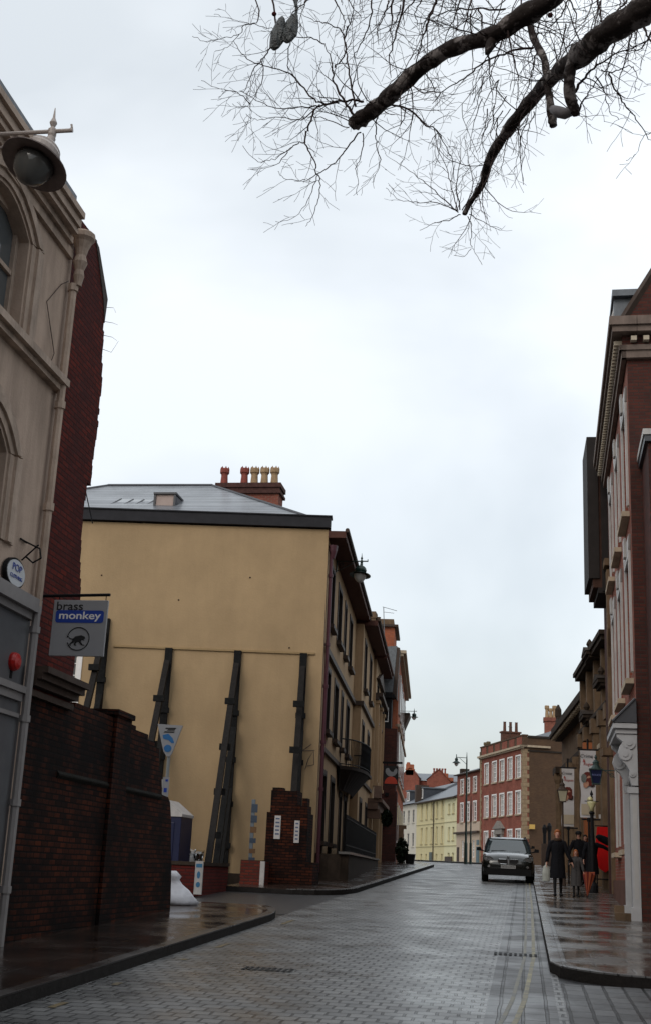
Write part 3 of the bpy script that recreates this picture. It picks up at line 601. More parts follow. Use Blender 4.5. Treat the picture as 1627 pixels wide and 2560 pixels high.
# ---------------- pilastered front beyond
B=Bld('pilastered_building',(-6.12+21.1*math.sin(R(-3.6)),37+21.1*math.cos(R(-3.6))),-3.6,'L','buff classical front with fluted pilasters and pediments between the ochre and timber buildings')
h=[(1.2,2.3,8.6,10.4),(4.4,5.5,8.6,10.4),(1.2,2.3,2.6,4.2),(4.3,5.4,2.6,4.2)]
mb=MB(); B.facade(mb,0.002,6.2,-.5,11.45,h,rev=.2,y=.45,depth=10); B.part('wall',mb,YEL2)
for hh in h: lining(B,B.window(*hh,y=.45,rev=.2,fm=BRN,gm=BLIND,nx=2,nz=3,sill=BRN),*hh,.45,.2)
for u in (.25,2.9,5.5):
    mb=MB(); mb.box(u,u+.5,-.44,-.62,5.6,9.3); 
    for k in range(3): mb.box(u+.08+k*.14,u+.14+k*.14,-.6,-.635,5.8,9.1)
    mb.box(u-.06,u+.56,-.44,-.68,9.3,9.45); mb.box(u-.06,u+.56,-.44,-.68,5.45,5.6); B.part('pilaster',mb,YEL2)
mb=MB(); mb.box(.1,6.1,-.44,-.8,9.62,9.8); mb.box(.1,6.1,-.44,-.6,9.46,9.62); B.part('entablature',mb,BRN)
mb=MB(); mb.prism([(.2,10.5),(3.1,11.15),(6.0,10.5)],'y',-.44,-.62); B.part('pediment',mb,BRN)
mb=MB(); mb.box(-.2,6.3,-.2,-.95,11.4,11.56); mb.tube([(-.2,-.98,11.6),(6.3,-.98,11.6)],.06,6); B.part('eaves',mb,SOFF)
mb=MB(); mb.prism([(-.5,11.6),(4,13),(9,11.6)],'x',0,6.2); B.part('roof',mb,SLATV)
mb=MB(); mb.box(-1.5,6.3,-.3,-1.0,4.62,4.78); mb.box(-1.5,6.3,-.3,-.8,4.3,4.6); mb.box(-1.4,-1.0,-.3,-.9,3.9,4.3); mb.box(5.8,6.2,-.46,-.9,3.9,4.3); mb.prism([(-1.6,4.8),(-1.2,4.8),(-1.35,5.35)],'y',-.6,-.95); B.part('porch_cornice',mb,mat('brown_stone',(.12,.075,.055),.8,var=.2,vs=5))
mb=MB(); mb.box(-.0,.3,-.8,-.5,1.5,4.3); mb.box(3.0,3.3,-.8,-.5,1.5,4.3); B.part('porch_column',mb,YEL2)
# ---------------- black timbered house with steep slates
tb=(-6.12+27.5*math.sin(R(-3.6)),37+27.5*math.cos(R(-3.6)))
B=Bld('timbered_building',tb,-3.6,'L','black fronted narrow building with steep grey slate roof panel and small white window')
x0=tb[0]
mb=MB(); mb.box(0,5,6,-.95,.5,10.7); B.part('wall',mb,mat('black_boards',(.013,.012,.013),.6,var=.3,vs=6))
mb=MB(); mb.prism([(-.52,10.72),(-.50,13.15),(-1.15,13.2),(-.98,10.72)],'x',-.02,.5); B.part('slate_gable',mb,mat('slate_cladding',(.11,.12,.13),.5,var=.25,vs=9,bump=.5,bs=12))
mb=MB(); mb.prism([(-1.16,13.15),(-.985,10.6),(-1.2,10.4),(-1.3,13.1)],'x',-.01,1.2); mb.prism([(-.51,10.7),(-.49,13.1),(.4,11.0),(.6,10.3)],'x',-.03,5); B.part('roof_edge',mb,BRN)
mb=MB(); mb.box(-.05,-.002,-.80,-.55,9.85,9.9); mb.box(-.05,-.002,-.80,-.55,9.15,9.2); mb.box(-.05,-.002,-.58,-.55,9.2,9.85); mb.box(-.05,-.002,-.80,-.77,9.2,9.85); B.part('window_frame',mb,WHT)
mb=MB(); mb.box(-.3,5,-.75,-.95,5.35,5.5); mb.box(-.2,.5,-.3,-1.1,10.4,10.6); B.part('beam',mb,BLK)
mb=MB(); mb.box(.1,5,-.752,-.9,1.6,5.3); B.part('ground_front',mb,ORB)
ps=empty('pub_sign',(at(977,1940,58).x,58,at(977,1940,58).z),0,label='square black pub sign with white cockerel over a red half disc on the left',cat='sign')
mb=MB(); mb.box(-.33,.33,-.02,.02,-.42,.46); mb.build('board',INK,ps)
mb=MB(); mb.box(-.42,.5,-.02,.02,.56,.66); mb.tube([(-.2,0,.46),(-.2,0,.6)],.02,5); mb.tube([(.2,0,.46),(.2,0,.6)],.02,5); mb.build('bar',BLK,ps)
mb=MB(); mb.prism([(.30*math.cos(R(a)),-.36+.34*math.sin(R(a))) for a in range(0,181,15)],'y',-.022,-.027); mb.build('red_half_disc',mat('sign_red',(.55,.06,.03),.5,var=0),ps)
mb=MB(); mb.prism([(-.26,.3),(-.2,.36),(-.12,.36),(-.08,.28),(0,.2),(.1,.18),(.14,.28),(.22,.36),(.28,.3),(.27,.15),(.18,.03),(.02,-.02),(-.14,.0),(-.24,.1),(-.27,.2)],'y',-.022,-.027); mb.build('cockerel',SIGNW,ps)
# ---------------- tall orange brick building with white cornices
B=Bld('tall_brick_building',(-6.72,66),-4.2,'L','tall orange brick building with pale stone cornices on the left up the street')
mb=MB(); mb.box(0,18,10,0,.5,13.05); mb.box(.0,4,9,.3,13.05,14.5); B.part('wall',mb,ORB)
mb=MB(); mb.box(-.15,18,9,-.38,13.05,13.22); mb.box(-.1,18,9,-.22,12.9,13.048); mb.box(0,18,.1,-.14,9.1,9.25);mb.box(0,18,.1,-.14,6.1,6.25); B.part('cornice',mb,STONL)
mb=MB(); mb.box(-.2,4.1,9,.1,14.5,14.62); B.part('parapet_cornice',mb,BRN)
mb=MB(); mb.box(.0,3.6,8.5,.35,14.62,14.95); B.part('parapet',mb,STONE)
mb=MB(); mb.box(12,12.6,0,-.42,11.2,11.35); mb.prism([(-.001,10.2),(-.45,11.3),(-.001,11.3)],'x',12,14.5); B.part('bracket_cornice',mb,BRN)
for k in range(5):
    for z in (10.0,6.9,3.2):
        mb=MB(); u=.8+k*3.2; mb.box(u,u+1.3,-.0,-.1,z-.15,z+2.0); w=B.part('window',mb,WHTD); mb=MB(); mb.box(u+.1,u+1.2,-.101,-.105,z,z+1.9); mb.build('pane',GLS,w)
mb=MB(); mb.box(-1.7,-.002,6,-.12,.5,5.6); mb.box(-1.65,-.003,5,-.04,5.6,8.8); B.part('front_bay',mb,REDD)
mb=MB(); mb.box(6,6.4,-.0,-.5,4.0,4.2); mb.box(6,6.4,-.0,-.35,1,4.0); B.part('doorcase',mb,STONE)
# aerial
mb=MB(); pa=at(960,1590,60); pb=at(958,1518,60); mb.tube([pa,pb],.02,5); mb.tube([pb+Vector((-.05,0,.02)),at(991,1527,60)],.014,5); p2=at(959,1530,60); mb.tube([p2,at(984,1533,60)],.012,5)
mb.build('tv_aerial',mat('aerial_grey',(.12,.13,.14),.4,var=0),label='thin grey television aerial on a mast above the left roofs',cat='aerial')
# chimneys on ochre roof far end
for (pxl,pxr,pyt,pyb,Y,l) in ((917,938,1528,1545,56,'squat brown chimney stack behind the ochre building eaves'),):
    a=at(pxl,pyt,Y);b=at(pxr,pyb,Y); mb=MB(); mb.box(a.x,b.x,Y,Y+.8,11.5,a.z); mb.box(a.x-.04,b.x+.04,Y-.04,Y+.84,b.z,b.z+.1); mb.lathe([(.1,0),(.08,.25),(.1,.3)],(b.x+.12,Y+.3,b.z-.2),8); mb.build('chimney_stack',STONE,label=l,cat='chimney')
# shrubs by far left door
def bush(name,c,rx,ry,rz,n,mt,label,cat,group=None):
    mb=MB()
    for i in range(n):
        v=Vector((random.gauss(0,1),random.gauss(0,1),random.gauss(0,1))).normalized()*random.uniform(.55,1)**.5
        q=Vector((v.x*rx,v.y*ry,v.z*rz)); s=random.uniform(.05,.11); a=Vector((random.uniform(-1,1),random.uniform(-1,1),random.uniform(-1,1))).normalized()*s; b=a.cross(Vector((random.random(),random.random(),random.random()))).normalized()*s*.6
        mb.add([q-a,q+b,q+a,q-b],[(0,1,2,3)])
    mb.lathe([(rx*.5,-rz*.8),(rx*.7,0),(rx*.4,rz*.7)],n=8)
    return mb.build(name,mt,loc=c,label=label,cat=cat,group=group)
LEAF=mat('dark_leaf',(.012,.02,.010),.6,var=.4,vs=8)
p=at(1003,2140,62); bush('shrub',(p.x,62,2.62),.32,.3,.62,500,LEAF,'dark clipped shrub standing on the pavement at the end of the left buildings','shrub')
mb=MB(); mb.lathe([(.2,0),(.26,.4),(.27,.45),(.2,.45)],(0,0,0),10); mb.build('planter',BLK,loc=(p.x+.45,61.5,G(61.5)+KH),label='low dark planter beside the clipped shrub up the street',cat='planter')
p=at(966,2045,57); bush('shrub',(p.x,57,p.z),.25,.22,.35,350,LEAF,'hanging dark foliage on the brick front below the cockerel sign','hanging plant')
p=at(902,1440,40); wall_lamp((p.x,40,p.z),-.85,'dark street lamp on a long bracket from the ochre building',.36,GRN,GRN,tilt=(-8,4))
p=at(1034,1793,75); wall_lamp((p.x,75,p.z),-.95,'small green street lamp hanging over the road in front of the tall brick building',.25,GRN,GRN)
# ================================================================== timber shores
TOPZ=(7.95,7.95,7.95,8.8)
for i,u in enumerate((.6,2.63,4.77,6.8)):
    wx=-6.12+math.sin(R(82.9-180))*u; wy=37+math.cos(R(82.9-180))*u
    gz=G(34)+.02; t=empty('timber_shore',(wx,wy,gz),R(82.9-180+90)+0,label=['tarred timber raking shore against the ochre wall, nearest the street corner behind the brick pier','long tarred timber shore in the middle of the ochre wall reaching the ground','tarred timber shore rising behind the white parking sign','tallest tarred shore, next to the hanging monkey sign'][i],cat='timber shore',group='timber shores propping the ochre wall')
    # local frame: -y points out from the wall towards the viewer
    az=R(82.9); t.rotation_euler=(0,0,R(90)-az)
    Z=TOPZ[i]-gz
    mb=MB(); mb.box(-.10,.12,-.14,-.004,.1,Z); mb.build('wall_plate',TIMB,t)
    def raker(y0,z0,y1,z1,w,xo=0):
        m_=MB(); d=Vector((0,y1-y0,z1-z0)).normalized(); nrm=Vector((0,-d.z,d.y))*w
        a=Vector((0,y0,z0)); b=Vector((0,y1,z1))
        m_.add([a+nrm+Vector((xo-w,0,0)),a+nrm+Vector((xo+w,0,0)),a-nrm+Vector((xo+w,0,0)),a-nrm+Vector((xo-w,0,0)),b+nrm+Vector((xo-w,0,0)),b+nrm+Vector((xo+w,0,0)),b-nrm+Vector((xo+w,0,0)),b-nrm+Vector((xo-w,0,0))],[(0,1,2,3),(4,7,6,5),(0,4,5,1),(1,5,6,2),(2,6,7,3),(3,7,4,0)]); return m_
    raker(-4.1 if i else -2.4,.15,-.2,Z-.45,.085,-.0).build('raker',TIML,t)
    raker(-2.7 if i else -1.7,.15,-.2,Z-2.4,.085,.05).build('raker',TIMB,t)
    raker(-1.6,.15,-.2,Z-4.2,.08,.05).build('raker',TIMB,t)
    mb=MB()
    for z,y in ((Z-1.7,-.95),(Z-3.1,-1.55),(Z-4.4,-2.1),(Z-5.6,-2.5)):
        if z>.5: mb.box(-.14,.17,-.19,-.1,z-.3,z-.14); mb.box(-.17,.15,y-.2,y-.06,z-.08,z+.1)
    mb.build('cleats',TIMB,t)
    mb=MB(); mb.box(-.25,.25,-4.4 if i else -2.5,-.0,-.3,.14); mb.build('sole_plate',TIMB,t)
mb=MB(); mb.box(-9.9,-7.1,34.6,36.2,G(35)-.2,G(35)+.28); mb.build('yard_plinth',STOND,label='low dark rubble plinth at the foot of the ochre wall',cat='plinth')
# ---------------- brick pier and low walls at the yard entrance
t=empty('brick_pier',(-6.3,33.5,G(33.5)),0,label='broken dark brick gate pier with two narrow white notices in front of the shores',cat='brick pier')
mb=MB(); z0=-.3; Zp=lambda z:z-G(33.5)
mb.box(-.58,.55,0,.9,z0,Zp(3.02)); mb.box(-.5,.23,.05,.8,Zp(3.021),Zp(3.6)); mb.box(-.48,-.2,.1,.5,Zp(3.601),Zp(3.68)); mb.box(.231,.52,.08,.7,Zp(3.021),Zp(3.22)); mb.box(.36,.5,.1,.5,Zp(3.221),Zp(3.42)); mb.box(-.62,.75,-.03,1.0,z0,Zp(1.75)); mb.build('brickwork',OLDB,t)
for (a,b,c,d) in ((-.35,-.18,2.32,2.93),(.2,.34,2.24,2.82)):
    mb=MB(); mb.box(a,b,-.03,-.004,Zp(c),Zp(d)); s_=mb.build('notice',WHTD,t); mb=MB()
    for k in range(5): mb.box(a+.03,b-.03,-.034,-.031,Zp(d)-.1-k*.1,Zp(d)-.06-k*.1)
    mb.build('lettering',mat('dull_slate_blue',(.08,.10,.16),.6,var=0),s_)
mb=MB(); mb.box(-7.32,-6.9,32.6,33.4,.7,1.74); mb.box(-6.9,-6.72,32.6,33.4,.7,1.72); o=mb.build('low_brick_wall',brick('reddish_brick',(.14,.028,.018),(.09,.02,.015),(.05,.03,.025),bump=.6),label='low reddish brick wall left of the broken pier at the yard entrance',cat='wall')
mb=MB(); mb.box(-6.78,-6.66,32.52,32.58,1.1,1.72); o=mb.build('notice_board',WHTD,label='narrow white upright notice on the low wall left of the pier',cat='notice')
t=empty('car_park_pole',(-7.35,33.9,G(34)),0,label='tall slim blue and white pole with coloured marks standing behind the low wall',cat='pole sign')
mb=MB(); mb.box(-.05,.05,-.02,.02,0,2.3); mb.build('post',mat('bluish_grey_post',(.10,.12,.14),.5,var=0),t); 
DBL=mat('dull_blue_mark',(.025,.04,.065),.5,var=0)
for k,(c,hh) in enumerate(((DBL,.28),(DBL,.24),(mat('orange_mark',(.11,.055,.02),.5,var=0),.2),(DBL,.16),(mat('orange_mark2',(.10,.05,.02),.5,var=0),.15),(DBL,.2))):
    mb=MB(); mb.box(-.045,.13,-.028,-.022,1.95-k*.27,1.95-k*.27+hh*.8); mb.build('colour_mark',c,t)
t=empty('low_brick_wall',(-7.55,28,G(28)),0,label='low red brick wall end with a white blue-marked board by the sack',cat='wall')
mb=MB(); mb.box(-.4,.24,0,3.2,-.2,.68); mb.build('brickwork',brick('maroon_brick',(.11,.018,.014),(.075,.014,.012),(.05,.02,.018),bump=.6),t)
mb=MB(); mb.box(-.42,.27,-.03,3.22,.681,.76); mb.build('coping',STOND,t)
mb=MB(); mb.box(.25,.43,-.1,-.05,.06,.78); b_=mb.build('board',WHTD,t); mb=MB(); mb.box(.27,.41,-.104,-.101,.64,.72); mb.prism([(.34+.05*math.cos(R(a)),.27+.06*math.sin(R(a))) for a in range(0,360,30)],'y',-.104,-.101);mb.prism([(.34+.04*math.cos(R(a)),.48+.08*math.sin(R(a))) for a in range(0,360,30)],'y',-.104,-.101); mb.build('mark',mat('mark_blue',(.03,.13,.24),.5,var=0),b_)
# parking sign
t=empty('parking_sign',(-6.70,23.0,G(23)+KH),0,label='white tapering parking sign on a grey post beyond the end of the boundary wall',cat='sign')
b0=-(G(23)+KH)
mb=MB(); mb.prism([(-.26,4.14),(.24,4.12),(.07,3.6),(.03,3.53),(-.03,3.53),(-.10,3.62)],'y',-.02,.02)
o=mb.build('panel',SIGNW,t,loc=(0,0,b0))
mb=MB(); mb.tube([(0,.03,0),(0,.03,3.55+b0)],.032,8); mb.build('post',mat('grey_post',(.2,.21,.21),.5,var=.05),t)
mb=MB(); 
mb.prism([(-.14,3.93),(-.03,3.96),(.06,3.88),(.1,3.79),(.05,3.78),(-.02,3.84),(-.12,3.86)],'y',-.026,-.021); mb.prism([(-.02+.075*math.cos(R(a)),3.68+.07*math.sin(R(a))) for a in range(0,360,24)],'y',-.026,-.021); mb.build('blue_symbols',mat('symbol_blue',(.02,.12,.30),.5,var=0),t,loc=(0,0,b0))
mb=MB()
for z,a,b in ((4.06,-.1,.1),(4.03,-.06,.08),(3.99,-.12,.08)): mb.prism([(a,z-.01),(b,z-.01),(b+.02,z+.012),(a+.02,z+.012)],'y',-.026,-.021)
mb.build('dark_marks',INK,t,loc=(0,0,b0))
mb=MB(); mb.box(-.06,.06,-.03,-.01,2.78,3.14); mb.build('small_plate',SIGNW,t,loc=(0,0,b0)); mb=MB(); mb.box(-.26,-.07,.03,.06,2.95,3.1); mb.build('rear_plate',WHTD,t,loc=(0,0,b0))
mb=MB(); mb.box(-.01,.04,-.034,-.031,3.06,3.1); mb.box(-.03,.03,-.034,-.031,2.86,2.94); mb.build('marks',SIGNB,t,loc=(0,0,b0))
# blue cabin and white car behind the wall
t=empty('blue_cabin',(-8.98,31,G(31)),0,label='dark blue plastic cabin with a white roof glimpsed behind the boundary wall end',cat='cabin')
mb=MB(); mb.box(-.6,.42,0,1.1,0,1.75); 
for k in range(3): mb.box(-.5+k*.3,-.35+k*.3,-.02,0,.2,1.6)
mb.build('body',BLU,t,bevel=.02); mb=MB(); mb.prism([(-.62,2.08),(.0,2.16),(.44,1.82),(.44,1.75),(-.62,1.75)],'y',-.03,1.13); mb.build('roof',WHTD,t)
# sack
mb=MB(); prof=[(.30,0),(.34,.05),(.30,.16),(.22,.26),(.13,.36),(.10,.44),(.14,.5),(.06,.6)]
n=14; rings=[]
for r,z in prof:
    rings.append([( .1-.22*z+r*(1+.14*math.sin(3*a+z*9)+.1*math.sin(5*a-z*14))*math.cos(a)*1.05, r*.8*(1+.1*math.cos(4*a+z*8))*math.sin(a),z) for a in [2*math.pi*k/n for k in range(n)]])
mb.loft(rings); mb.build('sack',mat('white_plastic_sack',(.5,.5,.53),.4,var=.08,vs=8,bump=1.0,bs=7),loc=(-6.46,23.2,G(23.2)+KH),smooth=True,label='tied white plastic sack slumped at the end of the dark brick wall',cat='sack')
# ================================================================== RIGHT: red brick Georgian house with white doorcase
RP=(2.22,25.35)
B=Bld('red_brick_house',RP,1.0,'R','tall red brick house on the right with dentilled cornice, white windows and white doorcase')
rows=((9.38,11.62,True),(5.8,8.26,True),(2.45,4.45,False))
h=[]; A3=((.62,1.9),(3.62,4.9),(6.62,7.9))
for k,(c,d,_) in enumerate(rows):
    for i,(a,b) in enumerate(A3):
        if k==2: a,b=((0,0),(3.2,4.3),(6.5,7.6))[i]
        if b: h.append((a,b,c,d))
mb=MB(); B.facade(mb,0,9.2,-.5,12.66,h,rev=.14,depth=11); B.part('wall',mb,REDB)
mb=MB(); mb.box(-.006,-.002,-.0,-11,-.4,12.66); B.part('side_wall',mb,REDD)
for (a,b,c,d) in h:
    w=B.window(a,b,c,d,rev=.14,fm=WHTD,gm=BLIND,nx=2,nz=4,arch=WHTD,archd=.05)
    q=MB(); q.box(a-.2,b+.2,.002,.17,c-.26,c-.15); q.build('sill',STONL,w)
    if c>5:
        q=MB(); m=(a+b)/2
        q.prism([(a-.16,d+.145),(b+.16,d+.145),(b+.34,d+.42),(m+.22,d+.42),(m+.14,d+.5),(m-.14,d+.5),(m-.22,d+.42),(a-.34,d+.42)],'y',.002,.05)
        q.prism([(m-.12,d+.14),(m+.12,d+.14),(m+.2,d+.55),(m-.2,d+.55)],'y',.051,.10); q.build('keystone',WHTD,w)
mb=MB()
mb.box(-.12,9.25,.02,.12,12.55,12.72); mb.box(-.16,9.28,.02,.17,12.721,12.84); mb.box(-.12,-.001,-10.5,.119,12.55,12.72); mb.box(-.16,-.001,-10.5,.169,12.721,12.84)
mb.box(-.34,9.35,-.2,.32,13.08,13.22); mb.box(-.40,9.4,-.2,.38,13.221,13.42)
mb.box(-.34,-.003,-10.5,-.21,13.08,13.22); mb.box(-.40,-.003,-10.5,-.21,13.221,13.42)
B.part('cornice',mb,mat('grubby_cornice',(.17,.13,.11),.8,var=.2,vs=4,dirt=.3))
mb=MB()
for i in range(48): u=.0+i*.195; mb.box(u,u+.09,.02,.27,12.9,13.0)
for i in range(40): y=-.2-i*.26; mb.box(-.27,-.005,y,y+.12,12.9,13.0)
B.part('dentils',mb,mat('pale_dentil',(.42,.36,.28),.8,var=.1))
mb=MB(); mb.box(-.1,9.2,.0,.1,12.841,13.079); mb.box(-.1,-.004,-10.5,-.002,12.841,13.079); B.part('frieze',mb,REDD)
mb=MB(); mb.add([(-.05,.1,13.43),(9.3,.1,13.43),(9.3,-5.5,22.4),(-.05,-5.5,22.4),(-.05,-11,13.43),(9.3,-11,13.43)],[(0,1,2,3),(3,2,5,4),(1,2,5)]); B.part('roof',mb,SLATV)
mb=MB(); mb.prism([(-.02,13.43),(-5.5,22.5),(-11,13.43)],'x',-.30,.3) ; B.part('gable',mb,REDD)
mb=MB(); mb.tube([(-.3,.05,13.43),(-.3,-5.4,22.55)],.09,4); B.part('gable_coping',mb,BRN)
mb=MB(); mb.box(.6,2.4,-.9,.2,13.43,13.95); B.part('dormer',mb,mat('dormer_cheek',(.05,.06,.075),.5,var=.2)); 
mb=MB(); mb.box(.3,2.7,-1.2,.3,13.951,14.06); mb.prism([(.3,14.06),(-.2,14.22),(-1.2,14.22),(-1.2,14.06)],'x',.3,2.7); B.part('dormer_roof',mb,SLATV)
mb=MB(); mb.box(-.15,.25,-.2,.26,13.43,13.95); mb.box(-.3,.3,-.25,.3,13.951,14.1); B.part('parapet_block',mb,SLATV)
mb=MB(); mb.tube([(.1,.2,13.9),(.1,.28,13.6),(.1,.2,13.45)],.04,6); B.part('scroll',mb,WHTD)
# doorcase
DCW=mat('doorcase_grey_white',(.40,.40,.41),.45,var=.06,vs=5)
mb=MB(); mb.box(-.02,.20,.004,.16,.6,3.42); mb.box(-.04,.22,.003,.20,.6,1.15); mb.box(-.05,.23,.003,.2,3.30,3.42); mb.box(2.1,2.32,.004,.16,.6,3.42); mb.box(2.08,2.34,.003,.20,.6,1.15)
dc=B.part('doorcase',mb,DCW)
mb=MB(); mb.box(-.026,-.021,.04,.12,1.3,3.2); mb.build('pilaster_panel',mat('panel_grey_white',(.42,.41,.40),.5,var=.05),dc)
for u in (-.03,2.09):
    mb=MB(); sc=[(.004,3.45),(.12,3.45),(.17,3.6),(.16,3.74),(.22,3.85),(.33,3.95),(.38,4.08),(.34,4.22),(.28,4.30),(.38,4.38),(.40,4.45),(.004,4.45)]
    mb.prism(sc,'x',u,u+.26)
    for (cy,cz,r) in ((.16,4.28,.13),(.24,4.06,.13),(.11,3.68,.07)):
        mb.tube([(u-.025,cy,cz),(u,cy,cz)],r,16); mb.tube([(u-.04,cy,cz),(u-.025,cy,cz)],r*.45,12)
    mb.lathe([(.02,-.12),(.06,-.06),(.04,0)],(u+.13,.12,3.42),8); mb.build('scroll_bracket',DCW,dc)
mb=MB(); mb.box(-.06,2.4,.004,.42,4.46,4.56); mb.box(-.12,2.46,.004,.47,4.561,4.66); mb.build('door_cornice',DCW,dc)
mb=MB(); mb.add([(-.14,.48,4.67),(2.48,.48,4.67),(2.48,.01,5.15),(-.14,.01,5.15),(-.14,.01,4.67),(2.48,.01,4.67)],[(0,1,2,3),(0,3,4),(1,5,2),(0,4,5,1)]); mb.tube([(-.15,.48,4.69),(-.15,.03,5.15)],.025,5); mb.build('lead_hood',LEAD,dc)
mb=MB(); mb.box(.25,2.05,.004,.05,1.0,4.2); B.part('door',mb,mat('door_dark',(.03,.03,.035),.4,var=.1))
mb=MB(); mb.box(3.0,9.2,.004,.07,.3,1.65); B.part('plinth',mb,mat('brown_render_plinth',(.12,.06,.045),.7,var=.3,vs=3,dirt=.4))
mb=MB(); mb.box(2.5,2.95,.004,.09,.3,1.75); B.part('stone_block',mb,STONE)
mb=MB(); mb.box(-.02,.28,.16,.5,G(25.4)+.02,G(25.4)+.25); mb.box(2.1,2.4,.16,.4,G(27)+.02,G(27)+.3); B.part('door_step',mb,STONE)
# lower wing towards the viewer
B=Bld('brick_side_wing',(2.44,23.7),1.0,'R','dark brick side wing with white capped parapet at the right edge of the photo')
mb=MB(); mb.box(0,1.6,-9,0,-.3,10.18); B.part('wall',mb,REDD)
mb=MB(); mb.box(-.12,1.64,-9,.10,10.181,10.30); B.part('coping',mb,WHTD)
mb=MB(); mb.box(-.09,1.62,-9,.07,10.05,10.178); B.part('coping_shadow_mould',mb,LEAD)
mb=MB(); mb.tube([(-.08,-.2,10.0),(-.08,-.2,.9)],.06,8)
for z in (8.5,6,4,2.2): mb.tube([(-.08,-.2,z-.05),(-.08,-.2,z+.05)],.08,8)
B.part('downpipe',mb,mat('brown_pipe',(.10,.07,.065),.5,var=.15))
# ------- neighbour with tall projecting bay
NP=(2.40,34.6)
B=Bld('dark_brick_building',NP,-.5,'R','dark brown building with tall projecting upper bay beyond the red brick house')
mb=MB(); mb.box(0,3.4,-9,-.06,-.3,13.9); B.part('wall',mb,REDD)
mb=MB(); mb.box(.55,2.6,-.06,.44,9.72,14.2); by=B.part('projecting_bay',mb,mat('bay_brown',(.055,.026,.018),.75,var=.3,vs=4,dirt=.3))
mb=MB(); mb.box(.5,2.7,.25,.56,9.98,14.3); mb.box(.48,.545,-.06,.18,9.60,14.15); mb.box(.52,2.65,-.05,.30,9.55,9.715); mb.build('bay_moulding',mat('bay_dark_edge',(.022,.018,.017),.7,var=.2),by)
mb=MB(); mb.box(-.2,.4,-.05,.16,10.2,10.4); mb.box(-.1,.3,-.05,.1,7.6,10.1);B.part('corbel',mb,STONE)
mb=MB(); mb.box(-.15,.4,-.05,.3,4.9,5.1); mb.box(-.1,.15,-.05,.12,1.3,8.4); B.part('pilaster',mb,STONE)
# ------- sandstone courthouse-like front
def stone_front():
    B=Bld('sandstone_building',(2.72,39.5),-3.0,'R','ornate sandstone classical building with cornices, urns and pilasters behind the banners')
    mb=MB(); h=[(1.6,3.0,3.6,5.6),(5,6.4,3.6,5.6)]
    B.facade(mb,-1.5,8.5,-.3,9.3,[],depth=12); B.part('wall',mb,STONE)
    mb=MB(); mb.box(-.4,8.5,.003,.35,8.95,9.1); mb.box(-.5,8.6,.003,.42,9.1,9.25); mb.box(-.3,8.5,.003,.25,6.9,7.05)
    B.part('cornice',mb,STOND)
    for (a,z,p) in ((2.6,9.2,.42),(.3,7.9,.30),(4.6,7.3,.35)):
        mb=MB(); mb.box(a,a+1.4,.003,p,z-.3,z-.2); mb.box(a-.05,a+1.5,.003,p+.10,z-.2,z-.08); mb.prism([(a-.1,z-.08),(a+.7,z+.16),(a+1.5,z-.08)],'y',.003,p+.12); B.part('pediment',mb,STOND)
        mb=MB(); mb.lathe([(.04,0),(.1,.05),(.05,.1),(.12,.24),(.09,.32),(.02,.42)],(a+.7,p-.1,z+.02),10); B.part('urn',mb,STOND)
    for a in (-.9,.9,3.1,5.6,7.9):
        mb=MB(); mb.box(a,a+.45,.003,.26,1,6.4); mb.box(a-.06,a+.51,.003,.34,6.4,6.88); mb.box(a+.05,a+.4,.003,.2,7.06,8.9); B.part('pilaster',mb,STONE)
    for a in (1.7,4.2,6.6):
        mb=MB(); mb.box(a,a+.9,.003,.05,3.5,5.7); w=B.part('window',mb,BRN); mb=MB(); mb.box(a-.1,a+1,.003,.2,5.8,5.95); mb.build('hood_mould',STONL,w)
    mb=MB(); mb.box(3.9,4.4,.003,.45,2.4,6.0) if False else mb.box(5.2,5.5,.003,.4,1.2,6.3); B.part('terracotta_pier',mb,mat('terracotta_orange',(.32,.11,.045),.7,var=.2,vs=3))
    return B
stone_front()
B=Bld('sandstone_building',(2.62,49.2),-3.5,'R','lower sandstone building with long dark bracketed cornice and rooftop urn beyond the banners')
mb=MB(); B.facade(mb,-1.0,13.0,-.3,8.4,[],depth=12); B.part('wall',mb,STONE)
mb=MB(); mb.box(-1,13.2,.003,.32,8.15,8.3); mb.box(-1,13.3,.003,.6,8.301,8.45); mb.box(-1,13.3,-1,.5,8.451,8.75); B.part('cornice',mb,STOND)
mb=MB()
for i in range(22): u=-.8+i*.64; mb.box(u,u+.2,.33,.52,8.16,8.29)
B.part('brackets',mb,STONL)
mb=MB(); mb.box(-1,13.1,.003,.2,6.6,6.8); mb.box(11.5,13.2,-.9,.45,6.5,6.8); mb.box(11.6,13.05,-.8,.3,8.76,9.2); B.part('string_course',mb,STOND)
for u in (.5,3.2,6,8.8,11.9):
    mb=MB(); mb.lathe([(.22,1.0),(.22,1.6),(.19,1.7),(.17,6.0),(.24,6.2),(.24,6.5)],(u,.25,0),12); B.part('column',mb,STONE)
for u in (1.5,4.3,7.2,10):
    mb=MB(); mb.box(u,u+1.1,.003,.04,3,5.6); w=B.part('window',mb,BRN)
mb=MB(); mb.lathe([(.16,0),(.16,.25),(.07,.35),(.17,.6),(.16,.9),(.04,1.15)],(12.6,.2,8.75),10); B.part('urn',mb,STOND)
